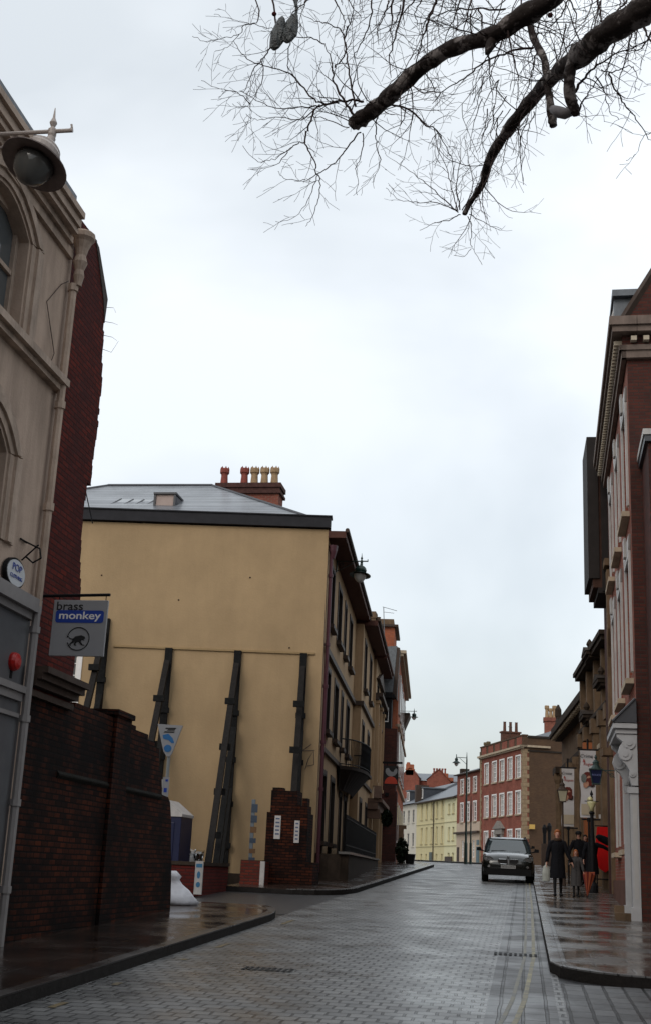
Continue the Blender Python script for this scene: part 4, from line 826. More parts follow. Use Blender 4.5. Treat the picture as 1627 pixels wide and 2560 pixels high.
# white barred awning window and the red banner below it
mb=MB()
for i in range(6): x=at(1503+i*4.8,2056,41).x; mb.box(x-.014,x+.014,41,41.03,at(1500,2067,41).z,at(1500,2046,41).z)
a=at(1500,2046,41); b=at(1530,2040,41); mb.box(a.x-.05,b.x+.05,40.98,41.1,a.z,a.z+.12); mb.build('barred_grille',WHTD,label='white barred grille panel on the sandstone front above the red banner',cat='grille')
t=empty('red_banner',(2.42,40.3,G(40.3)+KH),0,label='large scarlet shield shaped banner on a dark stand against the right wall',cat='banner')
zb=G(40.3)+KH; P=lambda px,py:(at(px,py,40.3).x-2.42,at(px,py,40.3).z-zb)
mb=MB(); mb.prism([P(1491,2067),P(1530,2068),P(1532,2110),P(1530,2150),P(1524,2172),P(1512,2181),P(1497,2172),P(1489,2150),P(1487,2110)],'y',-.03,.03); mb.build('cloth',RED,t)
mb=MB(); mb.tube([(-.2,.08,0),(-.2,.08,1.2)],.025,6); mb.tube([(.25,.08,0),(.25,.08,1.9)],.025,6); mb.tube([(-.25,.08,1.9),(.28,.08,1.9)],.02,6); mb.tube([(-.25,.08,.3),(.25,.08,.3)],.02,6); mb.build('stand',BLK,t)
# ------- banners on poles
def banner(px0,px1,py0,py1,Y,label,title=True):
    a=at(px0,py0,Y);b=at(px1,py0,Y);c=at((px0+px1)/2,py1,Y); X=(a.x+b.x)/2; gz=G(Y)+KH; hw=(b.x-a.x)/2; zt=a.z-gz; zb=c.z-gz; H=zt-zb
    t=empty('pole_banner',(X,Y,gz),R(0),label=label,cat='banner',group='printed banners on poles outside the sandstone building')
    mb=MB(); mb.tube([(0,.06,0),(0,.06,zt+.35)],.03,8); mb.tube([(-hw-.06,.03,zt+.03),(hw+.08,.03,zt+.03)],.028,6); mb.tube([(-hw*.9,.03,zb-.05),(hw+.1,.03,zb-.05)],.028,6); mb.tube([(0,.06,zb-.12),(0,.06,zb+.05)],.05,8); mb.build('pole',BLK,t)
    mb=MB(); mb.add([(-hw+.02*math.sin(k),(.012*math.sin(k*1.3)),zt-H*k/12) for k in range(13)]+[(hw*(1-.012*k),(.012*math.cos(k)),zt-H*k/12) for k in range(13)]+[(-hw+.02*math.sin(k),(.012*math.sin(k*1.3))+.01,zt-H*k/12) for k in range(13)]+[(hw*(1-.012*k),(.012*math.cos(k))+.01,zt-H*k/12) for k in range(13)],
       [(k,k+1,14+k,13+k) for k in range(12)]+[(26+k,39+k,40+k,27+k) for k in range(12)]+[(k,26+k,27+k,k+1) for k in range(12)]+[(13+k,14+k,40+k,39+k) for k in range(12)])
    mb.build('cloth',mat('banner_white',(.42,.40,.40),.7,var=.05,vs=3),t)
    text('Crime',hw*.62,INK,t,(-hw*.2,-.02,zt-H*.085),(R(90),0,0),shear=.25); text('&',hw*.5,RINK,t,(-hw*.5,-.02,zt-H*.155),(R(90),0,0),bold=.003); text('Rogues',hw*.5,RINK,t,(hw*.12,-.02,zt-H*.205),(R(90),0,0),shear=.25)
    rnd=random.Random(3)
    cols=[mat('print_maroon',(.10,.02,.015),.7,var=.3,vs=12),mat('print_grey',(.12,.13,.12),.7,var=.3,vs=12),mat('print_skin',(.35,.18,.12),.7,var=.2,vs=12),mat('print_dark',(.04,.02,.02),.7,var=.3,vs=12)]
    for ci,(x,z,rx,rz) in enumerate(((.0,.40,.8,.085),(-.55,.42,.38,.07),(.1,.41,.3,.03),(.45,.50,.45,.05),(-.35,.52,.35,.045),(.15,.47,.55,.06),(-.1,.50,.2,.035))):
        mb=MB(); m=(0,1,2,3,2,0,2)[ci]; mb.prism([((x+rx*math.cos(R(a))*rnd.uniform(.8,1.05))*hw*.95,zt-H*z+rz*H*math.sin(R(a))*rnd.uniform(.85,1.1)) for a in range(0,360,20)],'y',-.016-.0015*ci,-.0165-.0015*ci)
        mb.v=[(max(-hw*.97,min(hw*.93,v[0])),v[1],v[2]) for v in mb.v]; mb.build('printed_picture',cols[m],t)
    mb=MB(); mb.box(-hw*.9,hw*.86,-.016,-.0155,zb+H*.04,zb+H*.2); mb.build('printed_panel',mat('print_buff',(.36,.30,.22),.7,var=.05),t)
    return t
banner(1448,1488,1876,2044,38,'larger white printed banner with dark red picture hanging nearest the blue lamp')
banner(1402,1434,1921,2066,44,'smaller white printed banner farther up, partly behind the yellowish lantern')
# ------- lanterns
def lantern(c,w0,w1,hh,glass,frame,label,name='lantern_lamp',arm=None,post=None):
    t=empty(name,c,0,label=label,cat='lamp')
    mb=MB(); mb.loft([[(sx*w0,sy*w0,0) for sx,sy in ((-1,-1),(1,-1),(1,1),(-1,1))],[(sx*w1,sy*w1,hh) for sx,sy in ((-1,-1),(1,-1),(1,1),(-1,1))]]); mb.build('glass',glass,t)
    mb=MB(); mb.box(-w0-.012,w0+.012,-w0-.012,w0+.012,-.03,0)
    for sx,sy in ((-1,-1),(1,-1),(1,1),(-1,1)): mb.tube([(sx*w0,sy*w0,0),(sx*w1,sy*w1,hh)],.011,4)
    mb.box(-w1-.025,w1+.025,-w1-.025,w1+.025,hh,hh+.025)
    mb.lathe([(w1*1.0,hh+.025),(w1*.55,hh+.12),(w1*.5,hh+.13),(w1*.5,hh+.18),(w1*.62,hh+.19),(w1*.25,hh+.26),(w1*.1,hh+.28),(w1*.28,hh+.32),(.004,hh+.4)],n=10)
    if arm: mb.tube([(w1,0,hh),(arm,0,hh)],.014,6); mb.tube([(w1+.05,0,hh-.0),(arm*.8,0,hh-.12),(arm,0,hh-.2)],.011,5); mb.tube([(arm-.1+.05*math.cos(a*.6),0,hh-.12+.05*math.sin(a*.6)) for a in range(11)],.009,5)
    if post: mb.tube([(0,0,-.03),(0,0,post*.35),(0,0,post*.75),(0,0,post)],[.03,.035,.06,.09],10)
    mb.build('frame',frame,t); return t
t=lantern((1.83,33,4.03),.09,.155,.34,BLU,GRN,'blue glass police lantern on an iron bracket from the red brick house',arm=.5)
text('POLICE',.07,mat('faded_letter',(.12,.14,.3),.5,var=0),t,(0,-.155,.2),(R(90),0,0))
lantern((at(1405,2003,42).x,42,at(1405,2003,42).z),.1,.155,.34,mat('yellowish_lamp_glass',(.36,.33,.24),.2,var=.1),BRN,'pale yellowish glass lantern on a slim post in front of the smaller banner',post=-(at(1405,2003,42).z-G(42)-KH))
p=at(1478,2028,37.4); gz=G(37.4)+KH; t=empty('lamp_standard',(p.x,37.4,gz),0,label='iron lamp standard with pale bowl and thick ornate dark base before the larger banner',cat='lamp post')
hz=p.z-gz
mb=MB(); mb.lathe([(.06,0),(.07,.1),(.14,.24),(.13,.27)],(0,0,hz),14); mb.lathe([(.09,.3),(.08,.37),(.02,.42)],(-.04,0,hz),10); mb.build('glass_bowl',mat('lamp_pale_yellow',(.5,.46,.25),.2,var=0),t,smooth=True)
mb=MB(); mb.box(-.2,.2,-.03,.03,hz+.27,hz+.29); mb.lathe([(.03,.29),(.04,.4),(.02,.44),(.05,.48),(.004,.6)],(0,0,hz),8)
mb.lathe([(.15,0),(.15,.2),(.07,.3),(.075,.7),(.085,1.0),(.08,1.3),(.06,1.6),(.05,hz-.1),(.09,hz-.05),(.05,hz)],n=12); mb.build('standard',BLK,t)
# ================================================================== far terrace
T0=(-.1,115.)
def TP(u): a=R(-18.5); return (T0[0]+u*math.sin(a),T0[1]+u*math.cos(a))
B=Bld('georgian_house',T0,-18.5,'R','far three storey red brick Georgian house with stone quoins, parapet and brown side wall')
h=[]
U5=[(.8,2.1),(3.3,4.6),(5.75,7.05),(8.2,9.5),(10.85,12.1)]
for (a,b) in U5:
    h+= [(a,b,10.45,12.4),(a,b,7.2,9.2)]
for i,(a,b) in enumerate(U5):
    if i!=2: h.append((a,b,3.9,5.8))
mb=MB(); B.facade(mb,0,13.6,1.5,13.0,h,rev=.15,depth=.5); B.part('wall',mb,REDF)
for hh in h: B.window(*hh,rev=.15,fm=WHT,gm=BLIND,nx=3,nz=4,sill=STONL,arch=WHT,archd=.02,fw=.1,bar=.04)
mb=MB()
for i in range(30):
    z=1.6+i*.38; a=.55 if i%2 else .35; mb.box(0,a,.003,.05,z,z+.36); mb.box(-.05,-.003,-a,.05,z,z+.36); mb.box(13.6-a,13.58,.003,.05,z,z+.36)
B.part('quoins',mb,mat('quoin_stone',(.26,.19,.12),.85,var=.2,vs=4))
mb=MB(); mb.box(-.3,13.7,-.3,.35,13.12,13.3); mb.box(-.2,13.65,.003,.2,13.0,13.12); mb.box(-.3,-.003,-2.5,.35,13.121,13.3); B.part('cornice',mb,STONL)
mb=MB(); mb.box(0,13.6,-.4,.02,13.3,14.15); mb.box(-.05,13.65,-.45,.08,14.15,14.28); B.part('parapet',mb,BRNB)
mb=MB()
for i in range(6): u=.3+i*2.25; mb.box(u,u+1.5,.021,.045,13.4,14.1)
B.part('parapet_panels',mb,REDF)
mb=MB(); mb.box(0.003,12,-17,-.41,1.5,14.1); mb.add([(.002,-17,1.5),(.002,-.05,1.5),(.002,-.05,14.1),(.002,-17,14.1)],[(0,1,2,3)])
mb.box(-.004,.001,-17,-.5,1.5,14.12); B.part('side_wall',mb,BRNB)
mb=MB(); mb.box(-.1,-.005,-17,-.42,14.0,14.2); mb.box(-.09,-.005,-17,-.42,12.75,12.9); B.part('side_band',mb,mat('dark_band',(.03,.024,.02),.8,var=.2))
mb=MB(); mb.prism([(-3.0,14.1),(-3.5,15.0),(-14,15.0),(-15,14.1)],'x',1.5,11); B.part('roof',mb,SLATV)
mb=MB(); mb.box(8.4,9.1,-2.5,-.7,14.1,15.3); mb.box(8.3,9.2,-2.6,-.6,15.3,15.45)
for i in range(3): mb.lathe([(.2,0),(.16,.1),(.14,.9),(.18,.95)],(8.75,-1.0-i*.6,15.45),8)
B.part('chimney',mb,mat('sooty_red_brick',(.11,.055,.04),.9,var=.25,vs=6))
mb=MB(); mb.box(4.6,5.6,-3.9,-2.0,14.1,16.1)
c_=at(1360,1790,120); mb=MB(); 
a1,b1=at(1357,1808,120),at(1394,1808,120)
m2=MB(); m2.box(a1.x+.1,b1.x-.1,120,121.5,13.5,16.15); m2.box(a1.x,b1.x,119.9,121.6,16.15,16.5); o=worldpart(B,'chimney',m2,REDB)
for i,px in enumerate((1366,1375.5,1385)):
    mb=MB(); pot(mb,(at(px,1790,120.7).x,120.7,16.5),1.35 if i!=1 else 1.05,.2,False); worldpart(B,'chimney_pot',mb,TERY)
mb=MB(); mb.prism([(5.3,6.0),(8.4,6.0),(6.85,6.75)],'y',.003,.35); mb.box(5.7,8.0,.003,.25,5.5,5.98); mb.box(5.8,6.2,.003,.2,2.4,5.5); mb.box(7.5,7.9,.003,.2,2.4,5.5)
B.part('doorcase',mb,mat('grey_doorcase',(.22,.2,.18),.7,var=.1)); mb=MB(); mb.box(6.2,7.5,.003,.03,2.4,5.4); B.part('door',mb,mat('navy_door',(.02,.03,.05),.5,var=0))
mb=MB(); mb.tube([(7.0,-1,14.2),(7.0,-1,15.9)],.03,4); mb.tube([(6.4,-1,15.6),(7.6,-1,15.8)],.03,4); B.part('aerial',mb,BRN)
# second house
B=Bld('brick_and_cream_house',TP(13.62),-18.5,'R','far red brick house with pinkish ground floor between the Georgian house and yellow terrace')
mb=MB(); h=[]
for (a,b) in ((1.35,2.45),(3.9,5.0),(6.2,7.3)): h+=[(a,b,9.9,11.35),(a,b,7.0,8.9)]
B.facade(mb,0,8.75,6.9,12.0,h,rev=.14,depth=10); B.part('wall',mb,REDF)
for hh in h: B.window(*hh,rev=.14,fm=WHT,gm=GLS,nx=2,nz=4,sill=STONL,arch=WHT,archd=.02,fw=.1,bar=.045)
mb=MB(); h=[(4.6,5.5,3.4,5.1),(5.9,6.8,3.4,5.1),(1.9,2.8,3.4,5.1)]; B.facade(mb,0,8.75,1.5,6.9,h,rev=.14,depth=10); B.part('ground_floor_wall',mb,PINK)
for hh in h: B.window(*hh,rev=.14,fm=WHT,gm=BLIND,nx=2,nz=3,fw=.08,bar=.045)
mb=MB(); mb.box(0,8.9,.003,.35,5.8,5.98); B.part('fascia',mb,BRN)
mb=MB(); mb.box(.15,1.15,.003,.05,2.2,4.45); mb.box(.2,1.1,.003,.04,4.6,5.1); B.part('door',mb,mat('teal_door',(.02,.07,.09),.4,var=0)); mb=MB(); mb.box(7.6,8.4,.003,.05,2.2,4.45); B.part('door',mb,BRN)
mb=MB(); mb.add([(-.0,.4,12.0),(8.8,.4,12.0),(8.8,-4.5,13.6),(0,-4.5,13.6),(0,-9,12),(8.8,-9,12)],[(0,1,2,3),(3,2,5,4),(1,5,2)]); B.part('roof',mb,SLATV)
mb=MB(); mb.box(0,8.8,.003,.42,11.9,12.0); B.part('gutter',mb,BRN)
mb=MB(); mb.box(.6,2.4,-1.6,-.6,12.1,14.0); 
for i in range(2): pot(mb,(.9+i*1.0,-1.1,14.0),1.1,.2,False)
B.part('chimney',mb,mat('brown_brick_stack',(.13,.10,.06),.9,var=.2,vs=6)); mb=MB(); mb.box(8.2,8.9,-1.2,-.3,12.0,12.7); B.part('chimney',mb,STOND)
# primrose terrace
B=Bld('primrose_terrace',TP(22.4),-18.5,'R','far pale yellow rendered terrace with tall sash windows and grey slate roof')
h=[]
for i in range(5):
    a=5.6+i*2.37; h+=[(a,a+.9,7.75,9.6),(a,a+.85,4.95,6.8)]
for i in (0,1,3,4):
    a=5.6+i*2.37; h.append((a,a+.8,2.4,3.8))
mb=MB(); B.facade(mb,5.0,18.2,1.0,9.75,h,rev=.2,depth=9); B.part('wall',mb,PYEL)
h3=[]
for a in (.95,2.7): h3+=[(a,a+.85,8.05,9.12),(a,a+.8,5.2,6.6),(a,a+.8,2.5,3.9)]
mb=MB(); B.facade(mb,0,4.999,1.0,9.75,h3,rev=.2,depth=9); B.part('wall',mb,PCRM)
for hh in h+h3: B.window(*hh,rev=.2,fm=mat('pale_yellow_sash',(.55,.52,.35),.6,var=0),gm=mat('pale_glass',(.16,.17,.16),.1,var=.1),nx=2,nz=3,fw=.07,sill=mat('yellow_sill_shade',(.35,.30,.17),.8,var=.1),sillp=.06,bar=.035)
mb=MB(); mb.box(0,18.2,.003,.06,7.13,7.2); mb.box(0,18.2,.003,.06,4.6,4.68); B.part('string_course',mb,mat('string_yellow',(.45,.40,.24),.8,var=.1))
mb=MB(); mb.add([(-.0,.4,9.78),(18.2,.4,9.78),(18.2,-5,12.3),(0,-5,12.3),(0,-9,9.8),(18.2,-9,9.8)],[(0,1,2,3),(3,2,5,4),(0,3,4),(1,5,2)]); B.part('roof',mb,SLATV)
mb=MB(); mb.box(0,18.2,.003,.42,9.66,9.77); mb.tube([(9.6,.1,9.6),(9.6,.1,2)],.06,6); B.part('gutter',mb,BRN)
mb=MB(); mb.box(1.6,4.4,.003,.1,2.2,3.5); B.part('gate',mb,BRN)
mb=MB(); mb.box(10.3,11.5,.003,.06,1.8,4.0); B.part('door',mb,GRN)
B=Bld('white_rendered_house',TP(40.62),-18.5,'R','farthest whitish rendered house with grey slate roof and white dormer windows')
h=[]
for a in (1.2,3.7,6.4,9.2,12): h+=[(a,a+1.0,7.6,9.1),(a,a+1.0,4.75,6.3),(a,a+.9,2.4,3.8)]
mb=MB(); B.facade(mb,0,17,1.0,9.8,h,rev=.15,depth=9); B.part('wall',mb,CRM)
for hh in h: B.window(*hh,rev=.15,fm=mat('grey_sash',(.25,.26,.27),.6,var=0),gm=GLS,nx=2,nz=4,fw=.06,bar=.04,sill=CRM,sillp=.1)
mb=MB(); mb.add([(-.0,.4,9.83),(17,.4,9.83),(17,-5,12.6),(0,-5,12.6),(0,-9,9.8),(17,-9,9.8)],[(0,1,2,3),(3,2,5,4),(0,3,4),(1,5,2)]); B.part('roof',mb,SLATV)
for a in (-.9,6.2):
    mb=MB(); mb.box(a,a+1.5,-3.4,-.55,10.3,11.6); d_=B.part('dormer',mb,mat('dormer_dark_cheek',(.045,.05,.06),.6,var=.2)); mb=MB(); mb.box(a-.15,a+1.65,-3.6,-.4,11.6,11.75); mb.build('dormer_roof',SLATV,d_)
    mb=MB(); mb.box(a+.05,a+1.45,-.549,-.50,10.35,11.55); w_=mb.build('window',WHT,d_); mb=MB(); 
    for q in (.2,.8): mb.box(a+q,a+q+.5,-.499,-.495,10.5,11.4)
    mb.build('pane',BLIND,w_) if False else mb.build('panes',BLIND,d_)
mb=MB(); mb.box(-.3,.35,-1.4,.2,9.9,12.0); B.part('party_wall',mb,BRN)
# red brick houses behind
def rear(pxa,pya,pxl,pyl,pxr,pyr,Y,label,chim,npots,mt=REDF):
    a,l,r_=at(pxa,pya,Y),at(pxl,pyl,Y),at(pxr,pyr,Y); t=empty('brick_house',(a.x,Y,G(Y)),0,label=label,cat='house'); z0=G(Y)
    mb=MB(); mb.prism([(l.x-a.x,0),(l.x-a.x,l.z-z0),(-.35,a.z-z0),(.35,a.z-z0),(r_.x-a.x,r_.z-z0),(r_.x-a.x,0)],'y',0,8); mb.build('wall',mt,t)
    ex=2.2; mb=MB(); mb.add([(l.x-a.x-.1,-.15,l.z-z0+.06),(0,-.15,a.z-z0+.12),(0,9,a.z-z0+.12),(l.x-a.x-.1,9,l.z-z0+.06)],[(0,1,2,3)]); mb.add([(r_.x-a.x+.1,-.15,r_.z-z0+.06),(0,-.15,a.z-z0+.12),(0,9,a.z-z0+.12),(r_.x-a.x+.1,9,r_.z-z0+.06)],[(0,1,2,3)]); mb.build('roof',SLATV,t)
    zc=a.z-z0
    mb=MB()
    if chim=='stack': mb.box(-.55,.5,.0,.9,zc-.9,zc+.55); mb.box(-.62,.62,-.03,.93,zc-.2,zc-.05); mb.lathe([(.3,0),(.2,.3)],(-.25,.4,zc+.55),8)
    else:
        mb.box(-1.0,1.2,1.0,1.6,zc-1.2,zc-.35); mb.box(1.0,1.9,.8,1.7,zc-1.4,zc-.9)
    c_=mb.build('chimney',ORB,t)
    for i in range(npots):
        mb=MB(); pot(mb,(-.75+i*.38,1.3,zc-.35),.75,.13,False); mb.build('chimney_pot',TERR,c_)
    return t
rear(1023.5,1921,1000,1945,1046,1944,170,'orange brick gable with stepped chimney at the crest behind the white house','stack',0)
rear(1096,1925,1066,1950,1130,1962,170,'orange brick gable with a row of chimney pots behind the yellow terrace','pots',5)
mb=MB(); a,b=at(1040,1947,172),at(1145,1940,172); mb.prism([(1947,0),(1,1)],'y',0,1) if False else mb.box(a.x-8,b.x+2,172,182,G(172),a.z-.2); t_=empty('slate_roofed_house',(a.x,172,G(172)),label='low slate roofed brick building linking the two orange gables',cat='house')
o=mb.build('wall',REDF); o.parent=t_; o.matrix_parent_inverse=Matrix.Translation(t_.location).inverted()
mb=MB(); z1=a.z-.2; mb.add([(a.x-8,171.8,z1),(b.x+2,171.8,z1),(b.x+2,178,z1+1.4),(a.x-8,178,z1+1.4)],[(0,1,2,3)]); o=mb.build('roof',SLATV); o.parent=t_; o.matrix_parent_inverse=Matrix.Translation(t_.location).inverted()
# lamp post, yellow alarm etc.
def post_lamp(x,Y,zt,zl,arm,label,r=.06):
    t=empty('lamp_post',(x,Y,G(Y)),0,label=label,cat='lamp post'); z0=G(Y); mb=MB()
    mb.tube([(0,0,0),(0,0,1.2),(0,0,1.25),(0,0,zt-z0-.5),(0,0,zt-z0)],[r*1.8,r*1.6,r*1.1,r*.7,r*.15],8); mb.build('post',GRN,t)
    if arm:
        mb=MB(); zz=zt-z0-.35; mb.tube([(0,0,zz),(arm,0,zz+.02)],.02,5); mb.tube([(0,0,zz-.4),(arm*.35,0,zz-.2),(arm*.7,0,zz-.02)],.014,5); mb.lathe([(.02,.2),(.03,0),(.02,-.05)],(arm,0,zz),6); mb.build('arm',GRN,t)
        mb=MB(); zl=zz-.3; mb.lathe([(.02,.3),(.08,.26),(.1,.2),(.08,.12),(.24,.0),(.25,-.02),(.1,0)],(arm,0,zl),14); mb.build('shade',GRN,t)
        mb=MB(); mb.lathe([(.13,0),(.12,-.08),(.06,-.17),(.01,-.2)],(arm,0,zl-.02),10); mb.build('glass_bowl',LAMPG,t,smooth=True)
    return t
post_lamp(-3.41,75,8.72,0,-.62,'green lamp post with hanging lantern at the crest of the street')
post_lamp(-3.17,76,6.2,0,0,'thin dark post just right of the crest lamp post',.045)
mb=MB(); mb.box(-.25,.25,-.1,.1,-.2,.2); mb.build('alarm_box',mat('alarm_yellow',(.5,.32,.08),.5,var=0),loc=(.68,114.9,6.06),label='small yellow alarm box on the brown side wall of the Georgian house',cat='alarm box')
for i,(px,l) in enumerate(((1360,'left of two dark posts before the brown wall behind the car'),(1372,'right of two dark posts before the brown wall behind the car'))):
    p=at(px,2075,80); mb=MB(); z=p.z-G(80)+.1*i; mb.tube([(0,0,0),(0,0,z)],.1,8); mb.lathe([(.13,z-.3),(.15,z),(.06,z+.2)],n=8); mb.build('post_box_column',BLK,loc=(p.x,80,G(80)+KH),label=l,cat='post',group='dark posts before the brown wall')
# low dark wall/railing masses far right behind the people
mb=MB(); mb.box(.9,2.4,70,70.3,G(70),G(70)+1.3); mb.build('dark_hoarding',BRN,label='low dark hoarding beyond the parked car on the right pavement',cat='hoarding')
t=empty('notice_stand',(1.28,48,G(48)+KH),label='pale grey notice stand between the woman and the people behind',cat='notice stand'); mb=MB(); mb.prism([(-.14,.45),(.12,.45),(.16,1.15),(-.18,1.15)],'y',-.02,.02); mb.build('board',WHTD,t); mb=MB(); mb.tube([(0,.03,0),(0,.03,.9)],.03,6); mb.build('leg',BLK,t)
# ================================================================== cars
def copytree(o,parent=None):
    c=o.copy(); COL.objects.link(c)
    if parent: c.parent=parent
    for k in list(o.children): copytree(k,c)
    return c
def make_car(loc,rot,label,paint,plate=True):
    t=empty('parked_car' if not plate else 'car',loc,0,label=label,cat='car'); t.rotation_euler=rot
    def ring(y,w,zb,zt,cr):
        h=[(w*.90,zb),(w,zb+.12),(w,zb+(zt-zb)*.55),(w*.985,zt-.10),(w*.93,zt-.035),(w*.78,zt),(w*.4,zt+cr)]
        return [(x,y,z) for x,z in h]+[(-x,y,z) for x,z in h[::-1]]
    mb=MB(); mb.loft([ring(-2.26,.62,.34,.66,.01),ring(-2.22,.76,.28,.76,.02),ring(-2.1,.86,.25,.86,.03),ring(-1.85,.905,.25,.94,.03),ring(-1.4,.92,.27,1.0,.035),ring(-.95,.92,.27,1.045,.03),ring(0,.92,.26,1.06,0),ring(1.4,.92,.27,1.08,0),ring(2.0,.90,.28,1.05,0),ring(2.2,.82,.32,.9,0)])
    mb.build('body',paint,t,smooth=True)
    def cab(z,y0,y1,w,rf=.16):
        r=[]
        for x,y in ((-w+rf,y0),(w-rf,y0),(w,y0+rf*1.4),(w,y1-rf),(w-rf,y1),(-w+rf,y1),(-w,y1-rf),(-w,y0+rf*1.4)): r.append((x,y,z))
        return r
    mb=MB(); mb.loft([cab(1.03,-1.02,2.08,.83),cab(1.25,-.68,2.02,.78),cab(1.42,-.38,1.95,.71),cab(1.47,-.28,1.9,.69)]); mb.build('windows',mat('car_glass',(.03,.045,.05),.03,var=0,spec=1.0),t,smooth=False)
    mb=MB(); mb.loft([cab(1.465,-.30,1.93,.70),cab(1.51,-.18,1.85,.65),cab(1.535,.05,1.7,.52)]); mb.build('roof',paint,t,smooth=True)
    mb=MB()
    for s in (-1,1): mb.tube([(s*.83,-.85,1.03),(s*.785,-.5,1.26),(s*.70,-.14,1.48)],.035,6); mb.tube([(s*.64,0,1.53),(s*.66,.1,1.57),(s*.66,1.5,1.57),(s*.64,1.6,1.52)],.016,5)
    mb.build('pillars_and_rails',BLK,t)
    for s in (-1,1):
        mb=MB(); mb.loft([[(s*(1.04+a*.09),-.72+dy,1.10+b*.08) for a,b in ((-1,-.8),(1,-.6),(1,.7),(-.6,1))] for dy in (0,.06,.14)]); mb.tube([(s*.88,-.6,1.04),(s*.97,-.64,1.07)],.025,5); mb.build('door_mirror',BLK,t)
        mb=MB(); 
        for yy in (-1.42,1.36): pass
    for s in (-1,1):
        for yy in (-1.42,1.36):
            mb=MB(); mb.tube([(s*.70,yy,.35),(s*.74,yy,.35),(s*.90,yy,.35),(s*.94,yy,.35)],[.33,.36,.36,.33],20); w_=mb.build('wheel',TYRE,t); mb=MB(); mb.tube([(s*.935,yy,.35),(s*.945,yy,.35)],[.23,.2],14); mb.build('rim',mat('alloy',(.25,.25,.26),.3,metal=.8,var=0),w_)
        mb=MB(); mb.prism([(s*.52,.80),(s*.60,.70),(s*.80,.72),(s*.87,.80),(s*.87,.90),(s*.74,.88),(s*.58,.85)],'y',-2.215,-1.95); l_=mb.build('headlight',mat('headlight_glass',(.09,.095,.095),.08,var=0,spec=1),t)
        mb=MB(); mb.prism([(s*.60,.853),(s*.86,.895),(s*.86,.915),(s*.6,.875)],'y',-2.225,-2.0); mb.tube([(s*.66,-2.22,.78),(s*.66,-2.2,.78)],.045,10); mb.tube([(s*.78,-2.22,.8),(s*.78,-2.2,.8)],.05,10); mb.build('lamp',CHR,l_)
        mb=MB(); mb.tube([(s*.68,-2.27,.55),(s*.68,-2.2,.55)],.045,10); mb.build('fog_lamp',CHR,t)
        mb=MB(); kd=[(s*.03,.66),(s*.07,.635),(s*.28,.645),(s*.34,.69),(s*.36,.76),(s*.33,.80),(s*.08,.80),(s*.03,.77)]
        mb.prism(kd,'y',-2.30,-2.2); g_=mb.build('grille',INK,t); mb=MB(); P=[(x,-2.305,z) for x,z in kd]; mb.tube(P+[P[0]],.011,5); mb.build('grille_surround',CHR,g_)
    mb=MB(); mb.box(-.80,.80,-2.29,-2.15,.25,.47); mb.prism([(-.9,.25),(.9,.25),(.86,.33),(-.86,.33)],'y',-2.2,2.1); mb.build('lower_bumper',BLK,t)
    mb=MB(); mb.tube([(0,-2.17,.885),(0,-2.19,.875)],.045,12); mb.build('badge',CHR,t)
    mb=MB(); mb.tube([(.12,-1.35,1.035),(.42,-1.15,1.06)],.008,4); mb.tube([(-.6,-1.0,1.06),(.1,-.9,1.09)],.012,4); mb.build('wipers',BLK,t)
    if plate:
        mb=MB(); mb.box(-.26,.26,-2.325,-2.30,.49,.60); p_=mb.build('number_plate',mat('plate_white',(.30,.30,.30),.5,var=0),t); text('FX10 UWN',.085,INK,p_,(0,-2.328,.545),(R(90),0,0),sx=1.1)
    return t
pit=math.atan(.031)
car=make_car((-.63,47.9,G(47.9)),(pit,0,R(1.5)),'dark metallic estate car driving towards the viewer at the crest of the cobbled road',CARP)
c2=copytree(car); c2.name='car'; c2.location=(-.62,64,G(64)); c2['label']='second dark car mostly hidden behind the oncoming car, at the right kerb'; c2.rotation_euler=(pit,0,R(-1))
c3=make_car((-10.95,33.4,G(33.4)),(0,0,R(90)),'white car nose showing beyond the blue cabin in the yard',mat('white_car_paint',(.45,.45,.45),.3,var=0,coat=.5),False)
# ================================================================== people
import bmesh
def skin_body(name,J,Ed,mt,parent,sub=1):
    bm=bmesh.new(); ly=bm.verts.layers.skin.verify(); V={}
    for i,(k,(p,r)) in enumerate(J.items()):
        v=bm.verts.new(p); V[k]=v; v[ly].radius=(r,r) if not hasattr(r,'__len__') else r; v[ly].use_root=(i==0)
    for a,b in Ed: bm.edges.new((V[a],V[b]))
    me=bpy.data.meshes.new(name); bm.to_mesh(me); bm.free(); o=bpy.data.objects.new('tmp',me); COL.objects.link(o)
    o.modifiers.new('s','SKIN'); m=o.modifiers.new('u','SUBSURF'); m.levels=sub; m.render_levels=sub
    dg=bpy.context.evaluated_depsgraph_get(); me2=bpy.data.meshes.new_from_object(o.evaluated_get(dg)); bpy.data.objects.remove(o)
    me2.materials.clear(); 
    for q in (mt if isinstance(mt,(list,tuple)) else [mt]): me2.materials.append(q)
    for p in me2.polygons: p.use_smooth=True; p.material_index=0
    q=bpy.data.objects.new(name,me2); COL.objects.link(q); q.parent=parent; return q
